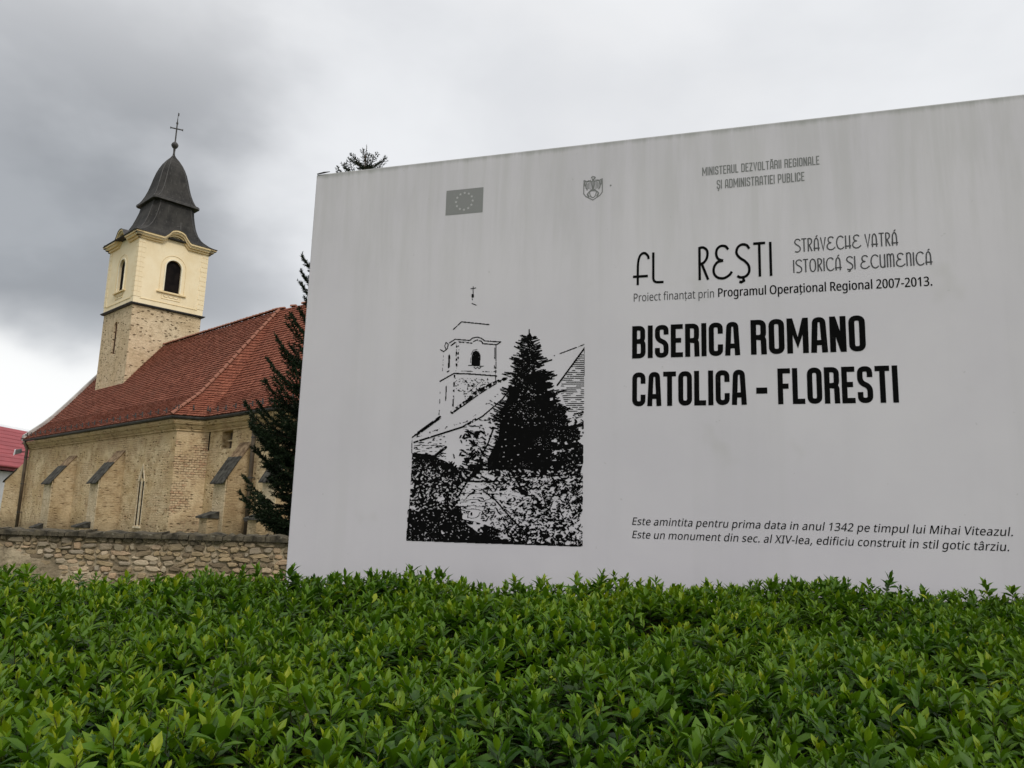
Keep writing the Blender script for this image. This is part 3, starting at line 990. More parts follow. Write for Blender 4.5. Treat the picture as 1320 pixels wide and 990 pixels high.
low_p = [(21.30, 3.00, .12), (21.37, 3.02, .12), (21.55, 2.72, .2), (21.8, 2.45, .28), (22.1, 2.2, .34), (22.5, 1.98, .38), (23.0, 1.80, .40), (23.5, 1.68, .40), (24.0, 1.57, .38), (24.55, 1.50, .36)]
sp = loft([ring(z, s, ch, cc(z)) for z, s, ch in low_p], 'spire', M['sheet'], church)
sp['label'] = 'curved dark sheet metal spire in two tiers'
loft([ring(z, s, ch, AX) for z, s, ch in ((24.50, 1.66, .22), (24.52, 1.76, .2), (24.68, 1.76, .2), (24.72, 1.68, .22))], 'spire_ledge', M['dark'], sp)
up_p = [(24.722, 1.66, .24), (24.95, 1.52, .28), (25.3, 1.38, .30), (25.8, 1.23, .31), (26.3, 1.12, .31), (26.8, 1.02, .30), (27.3, .90, .28), (27.7, .76, .25), (28.05, .60, .20), (28.4, .38, .12), (28.65, .18, .05), (28.85, .07, .02)]
loft([ring(z, s, ch, AX) for z, s, ch in up_p], 'spire_bell', M['sheet'], sp)
mb = MB()
for k in range(len(low_p) - 1):
    for sx, sy in ((1, -1), (-1, -1), (1, 1), (-1, 1)):
        p = low_p[k]; q = low_p[k + 1]; cp, cq = cc(p[0]), cc(q[0])
        for o in (0, 1):
            f = lambda r, c: (c[0] + sx * (r[1] - (r[2] if o else 0)), c[1] + sy * (r[1] - (0 if o else r[2])), r[0])
            mb.tube([f(p, cp), f(q, cq)], 0.028, 5)
for k in range(len(up_p) - 1):
    for sx, sy in ((1, -1), (-1, -1), (1, 1), (-1, 1)):
        p = up_p[k]; q = up_p[k + 1]
        for o in (0, 1):
            f = lambda r: (AX[0] + sx * (r[1] - (r[2] if o else 0)), AX[1] + sy * (r[1] - (0 if o else r[2])), r[0])
            mb.tube([f(p), f(q)], 0.028, 5)
mb.build('standing_seams', M['dark'], sp, OFF)
mb = MB(); mb.tube([(AX[0], AX[1], z) for z in (28.7, 29.1, 29.45, 29.5, 29.62, 29.74, 29.86, 29.98, 30.02, 30.2)], [.11, .07, .09, .16, .24, .27, .22, .10, .06, .045], 12)
mb.build('finial_ball', M['dark'], sp, OFF, smooth=True)
mb = MB()
x, y = AX
mb.tube([(x, y, 30.0), (x, y, 31.4), (x, y, 31.95)], [.055, .05, .03], 8)
cd = np.array([.35, .94]) * 0.43
mb.tube([(x - cd[0], y - cd[1], 31.1), (x + cd[0], y + cd[1], 31.1)], 0.05, 8)
for s in (-1, 1): mb.tube([(x + s * cd[0] * .95, y + s * cd[1] * .95, 31.1), (x + s * cd[0] * 1.08, y + s * cd[1] * 1.08, 31.1)], 0.085, 8)
mb.tube([(x, y, 31.5), (x, y, 31.62)], 0.08, 8)
mb.tube([(x, y, 31.9), (x, y, 32.45)], [.022, .016], 6)
mb.hexa([(x, y - .02, 32.15), (x + .1, y + .02, 32.15), (x + .1, y + .05, 32.15), (x, y + .02, 32.15), (x, y - .02, 32.42), (x + .1, y + .02, 32.38), (x + .1, y + .05, 32.38), (x, y + .02, 32.42)])
mb.build('cross', M['dark'], sp, OFF)
mb = MB()      # little iron cross standing on the arched cornice
cx_, cy_ = TA1 - 0.1, TN + 0.25
mb.tube([(cx_, cy_, 21.9), (cx_, cy_, 22.85)], .045, 6); mb.tube([(cx_, cy_ - .12, 22.05), (cx_, cy_ + .62, 21.92)], .05, 6); mb.tube([(cx_, cy_ - .25, 22.45), (cx_, cy_ + .05, 22.5)], .035, 6)
mb.build('iron_finial', M['dark'], church, OFF)

# ------------------------------------------------------------------ neighbouring house
hx = thing('house', 'white house with red sheet metal roof behind the left end of the church', 'house', (-44.0, 74.0, 0), 0)
mb = MB()
mb.box(-10, 2.95, -14, 16, 0, 4.75)
mb.prism([(-10, -14, 4.753), (2.95, -14, 4.753), (-2.6, -14, 9.2)], np.array([0, 30, 0]))
mb.build('wall', M['whitewall'], hx)
rf = MB()
ex, ez, rx, rz_ = 3.45, 5.05, -1.0, 8.75
for s in (1, -1):
    X = lambda x: rx + (x - rx) * s
    rf.hexa([(X(ex), -14.5, ez - .08), (X(ex), 16.5, ez - .08), (X(rx), 16.5, rz_ - .08), (X(rx), -14.5, rz_ - .08), (X(ex), -14.5, ez), (X(ex), 16.5, ez), (X(rx), 16.5, rz_), (X(rx), -14.5, rz_)])
rf = rf.build('roof', M['redmetal'], hx)
dl = Vector((rx - ex, 0, rz_ - ez)); 
for k in range(9):      # horizontal steps of the metal tile sheets
    t = (k + 1) / 10
    mb = MB(); mb.tube([(ex + dl.x * t, -14.5, ez + dl.z * t + .01), (ex + dl.x * t, 16.5, ez + dl.z * t + .005)], 0.018, 5)
    mb.build('roof_step', M['redmetal'], rf)
mb = MB(); mb.tube([(ex + .05, -14.5, ez - .06), (ex + .05, 16.5, ez - .06)], 0.13, 8); mb.box(ex - .14, ex - .05, -14.4, 16.4, ez - .38, ez - .1)
mb.build('eaves_gutter', M['redmetal'], rf)
mb = MB(); mb.box(ex - .9, ex - .5, -14.3, 16.3, ez - .45, ez - .3); mb.build('soffit', M['dark'], hx)
for k in range(6):
    y0 = -11 + k * 4.4
    mb = MB(); mb.box(2.955, 3.02, y0, y0 + 1.4, 2.2, 3.7); wn = mb.build('window', M['whitewall'], hx)
    mb = MB(); mb.box(3.022, 3.04, y0 + .12, y0 + .66, 2.32, 3.58); mb.box(3.022, 3.04, y0 + .74, y0 + 1.28, 2.32, 3.58); mb.build('pane', M['black'], wn)

# ------------------------------------------------------------------ churchyard stone wall
WR = R(11.1)
wp = np.array([-9.17, 14.73])
sw = thing('stone_wall', 'low rubble stone wall with dark mossy coping in front of the church', 'wall', (wp[0], wp[1], 0), WR)
mb = MB(); mb.box(-14, 20, 0.12, 0.52, -0.1, 1.14)
gxs = np.arange(-14, 20.01, .075); gzs = np.arange(-.1, 1.15, .062)
def mort(x, z):
    p = math.sin(x * 1.7 + 1.0) + math.sin(x * .63 + z * 3) * .8 - (z - .6) * 1.6 + .5 * math.sin(x * 6.1 + z * 9)
    return 0.052 - min(1, max(0, (p - .35) / .6)) * .052 + rnd.uniform(-.007, .007)
mz = [[mort(x, z) for z in gzs] for x in gxs]
for i in range(len(gxs) - 1):
    for j in range(len(gzs) - 1):
        mb.poly([(gxs[i], mz[i][j], gzs[j]), (gxs[i + 1], mz[i + 1][j], gzs[j]), (gxs[i + 1], mz[i + 1][j + 1], gzs[j + 1]), (gxs[i], mz[i][j + 1], gzs[j + 1])])
mb.build('mortar_core', M['mortar'], sw)


def stone_shape(w, h, d, seed):
    r = random.Random(seed)
    n = r.choice((6, 7, 8))
    ring0, ring1 = [], []
    for k in range(n):
        th = 2 * math.pi * (k + r.uniform(-.25, .25)) / n
        cxx, czz = math.cos(th), math.sin(th)
        e = 0.62
        px = abs(cxx) ** e * (1 if cxx > 0 else -1); pz = abs(czz) ** e * (1 if czz > 0 else -1)
        f = r.uniform(.74, 1.06)
        ring0.append((px * w / 2 * f, pz * h / 2 * f))
        ring1.append((px * w / 2 * f * r.uniform(.66, .85), pz * h / 2 * f * r.uniform(.62, .82)))
    return ring0, ring1, r.uniform(.6, 1.1) * d, r


def add_stone(mb, x, z, w, h, d, seed):
    r0, r1, dd, r = stone_shape(w, h, d, seed)
    an = r.gauss(0, .13); ca, sa = math.cos(an), math.sin(an)
    r0 = [(a * ca - b * sa, a * sa + b * ca) for a, b in r0]; r1 = [(a * ca - b * sa, a * sa + b * ca) for a, b in r1]
    n = len(r0); i = len(mb.v)
    mb.cur = r.random()
    mb.v += [(x + a, 0.07, z + b) for a, b in r0]
    mb.v += [(x + a, 0.05 - dd * .55, z + b) for a, b in r0]
    mb.v += [(x + a, 0.05 - dd * r.uniform(.85, 1.15), z + b) for a, b in r1]
    for q in (0, 1):
        for k in range(n):
            k2 = (k + 1) % n
            mb.f.append((i + q * n + k, i + q * n + k2, i + (q + 1) * n + k2, i + (q + 1) * n + k)); mb.c.append(mb.cur)
    mb.f.append(tuple(i + 2 * n + k for k in range(n))); mb.c.append(mb.cur)


stones = []
z = 0.02
row = 0
while z < 1.10:
    h = rnd.uniform(0.06, 0.15)
    if z + h > 1.06: h = 1.13 - z
    x = -13.9 + rnd.uniform(0, .2)
    while x < 19.8:
        w_ = rnd.uniform(0.08, 0.30)
        if rnd.random() < .10: w_ = rnd.uniform(.30, .46)
        if rnd.random() < .35 and h > .11:
            s_ = rnd.uniform(.4, .6)
            stones.append((x + w_ / 2, z + h * s_ / 2, w_ * .97, h * s_ * .95)); stones.append((x + w_ / 2 + .02, z + h * (s_ + 1) / 2, w_ * .9, h * (1 - s_) * .95))
        else:
            stones.append((x + w_ / 2, z + h / 2 + rnd.uniform(-.02, .02), w_ * .98, h * rnd.uniform(.8, 1.25)))
        x += w_
    z += h
    row += 1
vis = [s for s in stones if -0.6 < s[0] < 5.7 and s[1] > 0.22]
vis.sort(key=lambda s: -s[2] * s[3])
vis = set(vis[:290])
rest = MB()
for k, s in enumerate(stones):
    # patches where render still covers the stones
    patch = math.sin(s[0] * 1.7 + 1.0) + math.sin(s[0] * .63 + s[1] * 3) * .8 - (s[1] - .6) * 1.2
    d = 0.03 if patch > 0.75 else 0.055
    if s in vis:
        mb = MB(); add_stone(mb, 0, 0, s[2], s[3], d, 1000 + k)
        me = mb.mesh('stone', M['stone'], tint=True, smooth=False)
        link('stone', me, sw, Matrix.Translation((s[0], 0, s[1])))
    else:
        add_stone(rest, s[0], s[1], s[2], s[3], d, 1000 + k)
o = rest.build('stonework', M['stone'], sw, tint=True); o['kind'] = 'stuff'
x = -14.0
while x < 20:
    L = rnd.uniform(0.28, 0.85)
    mb = MB()
    n = 5
    zt = [1.225 + rnd.uniform(-.028, .026) for _ in range(n + 1)]; zl = rnd.uniform(1.12, 1.15)
    for k in range(n):
        xa, xb = L * k / n, L * (k + 1) / n - (0.012 if k == n - 1 else 0)
        y0, y1 = -0.055 + rnd.uniform(-.03, .03), 0.64
        mb.hexa([(xa, y0, zl), (xb, y0, zl), (xb, y1, zl), (xa, y1, zl), (xa, y0 + .02, zt[k]), (xb, y0 + .02, zt[k + 1]), (xb, y1, zt[k + 1] + .03), (xa, y1, zt[k] + .03)])
    link('coping_stone', mb.mesh('coping_stone', M['coping']), sw, Matrix.Translation((x, 0, 0)))
    x += L

# ------------------------------------------------------------------ information sign wall
SAZ = R(-17.6)
S2 = np.array([math.cos(SAZ), math.sin(SAZ), 0]); SN = np.array([math.sin(SAZ), -math.cos(SAZ), 0])
r_ = ray(387, 481); P0 = EYE + r_ * (7.0 / r_[1])


def st(px, py):
    """photo position -> place on the face of the sign (metres along, height)"""
    r = ray(px, py); p = EYE + r * (((P0 - EYE) @ SN) / (r @ SN))
    return float((p - P0) @ S2), float(p[2])


sign = thing('information_sign', 'large grey white concrete sign wall printed with black church name and picture', 'sign', (P0[0], P0[1], 0), SAZ)
SW = 7.4
mb = MB()
mb.prism([(0.008, 0, -0.1), (SW, 0, -0.1), (SW, 0, 4.752), (0.008, 0, 4.752)], np.array([0, 0.24, 0]))
pn = mb.build('panel', M['panel'], sign)
bv = pn.modifiers.new('bevel', 'BEVEL'); bv.width = 0.012; bv.segments = 2
mb = MB(); mb.tube([(0.02, -0.004, 4.753), (0.09, -0.006, 4.760), (0.15, -.003, 4.764)], [.006, .008, .003], 6)
mb.build('edge_crack', M['dark'], sign)


def flat(name, polys, m, out=0.0015, label=None, fine=True):
    """flat print lying on the face; polys: lists of (s,t), each a hair in front of the one before"""
    mb = MB()
    for k, p in enumerate(polys):
        o_ = -(out + (k % 40) * 0.00002)
        mb.poly([(q[0], o_, q[1]) for q in p])
    ob = mb.build(name, m, sign)
    if label: ob['label'] = label
    return ob


def roundpath(pts, r, closed=False, n=5):
    out = []
    N_ = len(pts)
    for k in range(N_):
        p = np.array(pts[k], float)
        if not closed and k in (0, N_ - 1): out.append(p); continue
        a = np.array(pts[k - 1], float); b = np.array(pts[(k + 1) % N_], float)
        la, lb = np.linalg.norm(a - p), np.linalg.norm(b - p)
        rr = min(r, la * .499, lb * .499)
        pa, pb = p + (a - p) / la * rr, p + (b - p) / lb * rr
        for i in range(n + 1):
            t = i / n
            out.append((1 - t) ** 2 * pa + 2 * t * (1 - t) * p + t * t * pb)
    if closed: out.append(out[0])
    return out


def strokepoly(pts, th):
    """polyline -> list of quads with mitred joints"""
    P_ = [np.array(p, float) for p in pts]
    Q = [P_[0]]
    for p in P_[1:]:
        if np.linalg.norm(p - Q[-1]) > 1e-5: Q.append(p)
    P_ = Q
    n = len(P_); closed = n > 3 and np.linalg.norm(P_[0] - P_[-1]) < 1e-4
    L_, R_ = [], []
    for k in range(n):
        if closed and k in (0, n - 1): d0 = P_[-1] - P_[-2]; d1 = P_[1] - P_[0]
        else:
            d0 = P_[k] - P_[k - 1] if k > 0 else P_[1] - P_[0]
            d1 = P_[k + 1] - P_[k] if k < n - 1 else d0
        d0 = d0 / np.linalg.norm(d0); d1 = d1 / np.linalg.norm(d1)
        n0 = np.array([-d0[1], d0[0]]); n1 = np.array([-d1[1], d1[0]])
        m = n0 + n1; l = np.linalg.norm(m)
        m = m / l if l > 1e-6 else n0
        c = max(0.45, m @ n0)
        L_.append(P_[k] + m * th / 2 / c); R_.append(P_[k] - m * th / 2 / c)
    return [[L_[k], R_[k], R_[k + 1], L_[k + 1]] for k in range(n - 1)]


# condensed capitals, cap height 1
def caps(ch, th):
    h = th / 2; w = 0.40; r = 0.13
    L_, R_, B_, T_ = h, w - h, h, 1 - h
    D = {}
    if ch == 'I': return [[(h, 0), (h, 1)]], th
    if ch in ('S', 'Ș'):
        s = [roundpath([(R_, 0.70), (R_, T_), (L_, T_), (L_, 0.56), (R_, 0.44), (R_, B_), (L_, B_), (L_, 0.30)], r)]
        if ch == 'Ș': s.append([(w / 2 + .02, -.05), (w / 2 + .02, -.14), (w / 2 - .06, -.22)])
        return s, w
    if ch == 'B': return [roundpath([(L_, .52), (R_ - .015, .52), (R_ - .015, T_), (L_, T_)], r), roundpath([(L_, B_), (R_, B_), (R_, .52), (L_, .52)], r), [(L_, 0), (L_, 1)]], w
    if ch == 'E': return [[(L_, 0), (L_, 1)], [(L_, T_), (w - .05, T_)], [(L_, .51), (w - .10, .51)], [(L_, B_), (w - .05, B_)]], w - .05
    if ch == 'F': return [[(L_, 0), (L_, 1)], [(L_, T_), (w - .05, T_)], [(L_, .50), (w - .10, .50)]], w - .06
    if ch == 'L': return [[(L_, 0), (L_, 1)], [(L_, B_), (w - .06, B_)]], w - .06
    if ch == 'R': return [[(L_, 0), (L_, 1)], roundpath([(L_, T_), (R_, T_), (R_, .49), (L_, .49)], r), roundpath([(L_ + .1, .49), (R_, .47), (R_ + .01, 0)], .1)], w
    if ch == 'P': return [[(L_, 0), (L_, 1)], roundpath([(L_, T_), (R_, T_), (R_, .44), (L_, .44)], r)], w
    if ch == 'D': return [[(L_, 0), (L_, 1)], roundpath([(L_, T_), (R_, T_), (R_, B_), (L_, B_)], r)], w
    if ch == 'C': return [roundpath([(R_, .66), (R_, T_), (L_, T_), (L_, B_), (R_, B_), (R_, .34)], r)], w
    if ch == 'G': return [roundpath([(R_, .68), (R_, T_), (L_, T_), (L_, B_), (R_, B_), (R_, .48)], r), [(R_ + h, .48), (w / 2, .48)]], w
    if ch == 'O': return [roundpath([(L_, B_), (R_, B_), (R_, T_), (L_, T_)], r, True)], w
    if ch == 'U': return [roundpath([(L_, 1), (L_, B_), (R_, B_), (R_, 1)], r)], w
    if ch in ('A', 'Ă'):
        s = [roundpath([(L_ - .01, 0), (L_ + .035, T_), (R_ - .035, T_), (R_ + .01, 0)], .1), [(L_, .28), (R_, .28)]]
        if ch == 'Ă': s.append([(w / 2 - .1, 1.16), (w / 2 - .06, 1.09), (w / 2 + .06, 1.09), (w / 2 + .1, 1.16)])
        return s, w
    if ch == 'T': return [[(w / 2 - .01, 0), (w / 2 - .01, 1 - th)], [(0, T_), (w - .02, T_)]], w - .02
    if ch == 'N': return [[(L_, 0), (L_, 1)], [(R_, 0), (R_, 1)], [(L_ + .01, .95), (R_ - .01, .05)]], w
    if ch == 'M':
        W_ = .54
        return [[(h, 0), (h, 1)], [(W_ - h, 0), (W_ - h, 1)], [(h + .01, .95), (W_ / 2, .30), (W_ - h - .01, .95)]], W_
    if ch == 'Z': return [[(.01, T_), (w - .03, T_)], [(w - .09, T_), (L_ + .02, B_)], [(.01, B_), (w - .02, B_)]], w
    if ch == 'V': return [[(h - .02, 1), (w / 2, h), (w - h + .02, 1)]], w
    if ch == '-': return [[(0.01, .40), (.31, .40)]], .32
    return [], 0.17


def set_caps(text, s0, s1, zb, zt, th, gap, name, m, glyph=caps, space=0.20, label=None):
    x = 0; words = [[]]
    for ch in text:
        if ch == ' ': x += space; words.append([]); continue
        ss, w_ = glyph(ch, th)
        for q in ss: words[-1].append([(x + p[0], p[1]) for p in q])
        x += w_ + gap
    x -= gap
    H = zt - zb; sx = (s1 - s0) / x
    for strokes in words:
        polys = []
        for q in strokes:
            polys += [[(s0 + p[0] * sx, zb + p[1] * H) for p in pl] for pl in strokepoly(q, th)]
        flat(name, polys, m, label=label)


set_caps('BISERICA', 2.958, 3.768, 2.905, 3.165, .145, .065, 'heading_lettering', M['ink'])
set_caps('ROMANO', 3.848, 4.640, 2.905, 3.172, .145, .065, 'heading_lettering', M['ink'])
set_caps('CATOLICA', 2.960, 3.808, 2.528, 2.794, .145, .065, 'heading_lettering', M['ink'])
flat('heading_lettering', [[(3.879, 2.609), (3.957, 2.609), (3.957, 2.655), (3.879, 2.655)]], M['ink'])
set_caps('FLORESTI', 4.031, 4.837, 2.528, 2.795, .145, .065, 'heading_lettering', M['ink'])
set_caps('MINISTERUL DEZVOLTĂRII REGIONALE', 3.507, 4.375, 4.365, 4.436, .115, .085, 'ministry_lettering', M['greyink'], space=.26)
set_caps('ȘI ADMINISTRATIEI PUBLICE', 3.617, 4.265, 4.244, 4.318, .115, .085, 'ministry_lettering', M['greyink'], space=.26)


def smooth_pts(P_, n=6):
    P_ = [np.array(p, float) for p in P_]
    out = []
    for k in range(len(P_) - 1):
        p0 = P_[max(0, k - 1)]; p1, p2 = P_[k], P_[k + 1]; p3 = P_[min(len(P_) - 1, k + 2)]
        for i in range(n):
            t = i / n
            out.append(.5 * ((2 * p1) + (-p0 + p2) * t + (2 * p0 - 5 * p1 + 4 * p2 - p3) * t * t + (-p0 + 3 * p1 - 3 * p2 + p3) * t ** 3))
    out.append(P_[-1])
    return out


def deco(ch, th):
    sm = smooth_pts
    if ch == 'f': return [sm([(.16, 0), (.16, .3), (.17, .7), (.24, .93), (.38, 1.0), (.50, .90), (.52, .80)]), [(0, .27), (.50, .27)], [(.16, 0), (.16, .08)]], .56
    if ch == 'l': return [roundpath([(.06, 1), (.06, .06), (.40, .05)], .14)], .42
    if ch == 'R': return [[(.05, 0), (.05, 1)], sm([(.05, .97), (.18, .97), (.29, .86), (.28, .66), (.18, .52), (.06, .48)]), [(.12, .48), (.31, .0)]], .34
    if ch == 'E': return [sm([(.50, .86), (.42, .96), (.28, .98), (.16, .90), (.13, .74), (.19, .60), (.34, .54)]), sm([(.34, .54), (.16, .50), (.05, .34), (.06, .16), (.18, .04), (.36, .02), (.52, .10), (.60, .20)])], .60
    if ch in 'SȘ':
        s = [sm([(.44, .84), (.36, .95), (.22, .98), (.09, .90), (.05, .74), (.14, .60), (.30, .48), (.41, .34), (.42, .16), (.32, .04), (.16, .01), (.06, .06)])]
        if ch == 'Ș': s.append([(.24, -.02), (.26, -.09), (.18, -.13), (.12, -.11)])
        return s, .46
    if ch == 'T': return [[(.18, 0), (.18, .98)], [(0, .98), (.36, .98)]], .36
    if ch == 'I': return [[(.05, 0), (.05, 1)]], .10
    if ch in 'AÁ':
        s = [sm([(.08, 0), (.08, .5), (.11, .82), (.22, .97), (.33, .82), (.36, .5), (.36, 0)]), [(0, .20), (.46, .20)]]
        if ch == 'Á': s.append([(.20, 1.06), (.31, 1.17)])
        return s, .46
    if ch == 'V': return [[(.0, 1), (.17, .02), (.34, 1)]], .34
    if ch == 'C': return [sm([(.52, .84), (.42, .96), (.28, .98), (.12, .84), (.05, .5), (.12, .16), (.28, .02), (.44, .05), (.54, .16)])], .54
    if ch == 'H': return [[(.07, 0), (.07, 1)], [(.35, 0), (.35, 1)], [(0, .2), (.44, .2)]], .44
    if ch == 'O': return [sm([(.24, .98), (.10, .86), (.05, .5), (.10, .14), (.24, .02), (.38, .14), (.43, .5), (.38, .86), (.24, .98)])], .48
    if ch == 'U': return [sm([(.05, 1), (.05, .3), (.10, .08), (.20, .02), (.31, .10), (.34, .3)]), [(.34, 0), (.34, 1)]], .40
    if ch == 'M': return [[(.05, 0), (.05, 1)], sm([(.05, .8), (.10, .96), (.18, .98), (.24, .86), (.25, .6)]), [(.25, .6), (.25, 0)], sm([(.25, .8), (.31, .96), (.39, .98), (.45, .86), (.46, .6)]), [(.46, .6), (.46, 0)]], .52
    if ch == 'N': return [[(.05, 0), (.05, 1)], sm([(.05, .8), (.12, .96), (.22, .98), (.29, .86), (.30, .6)]), [(.30, .6), (.30, 0)]], .36
    return [], .2


set_caps('fl', 2.962, 3.207, 3.498, 3.760, .078, .06, 'title_lettering', M['ink'], deco)
set_caps('REȘTI', 3.467, 4.017, 3.508, 3.778, .078, .10, 'title_lettering', M['ink'], deco)
set_caps('STRÁVECHE VATRÁ', 4.176, 4.888, 3.682, 3.785, .085, .07, 'motto_lettering', M['midink'], deco, .24)
set_caps('ISTORICÁ ȘI ECUMENICÁ', 4.163, 5.103, 3.521, 3.622, .085, .07, 'motto_lettering', M['midink'], deco, .24)


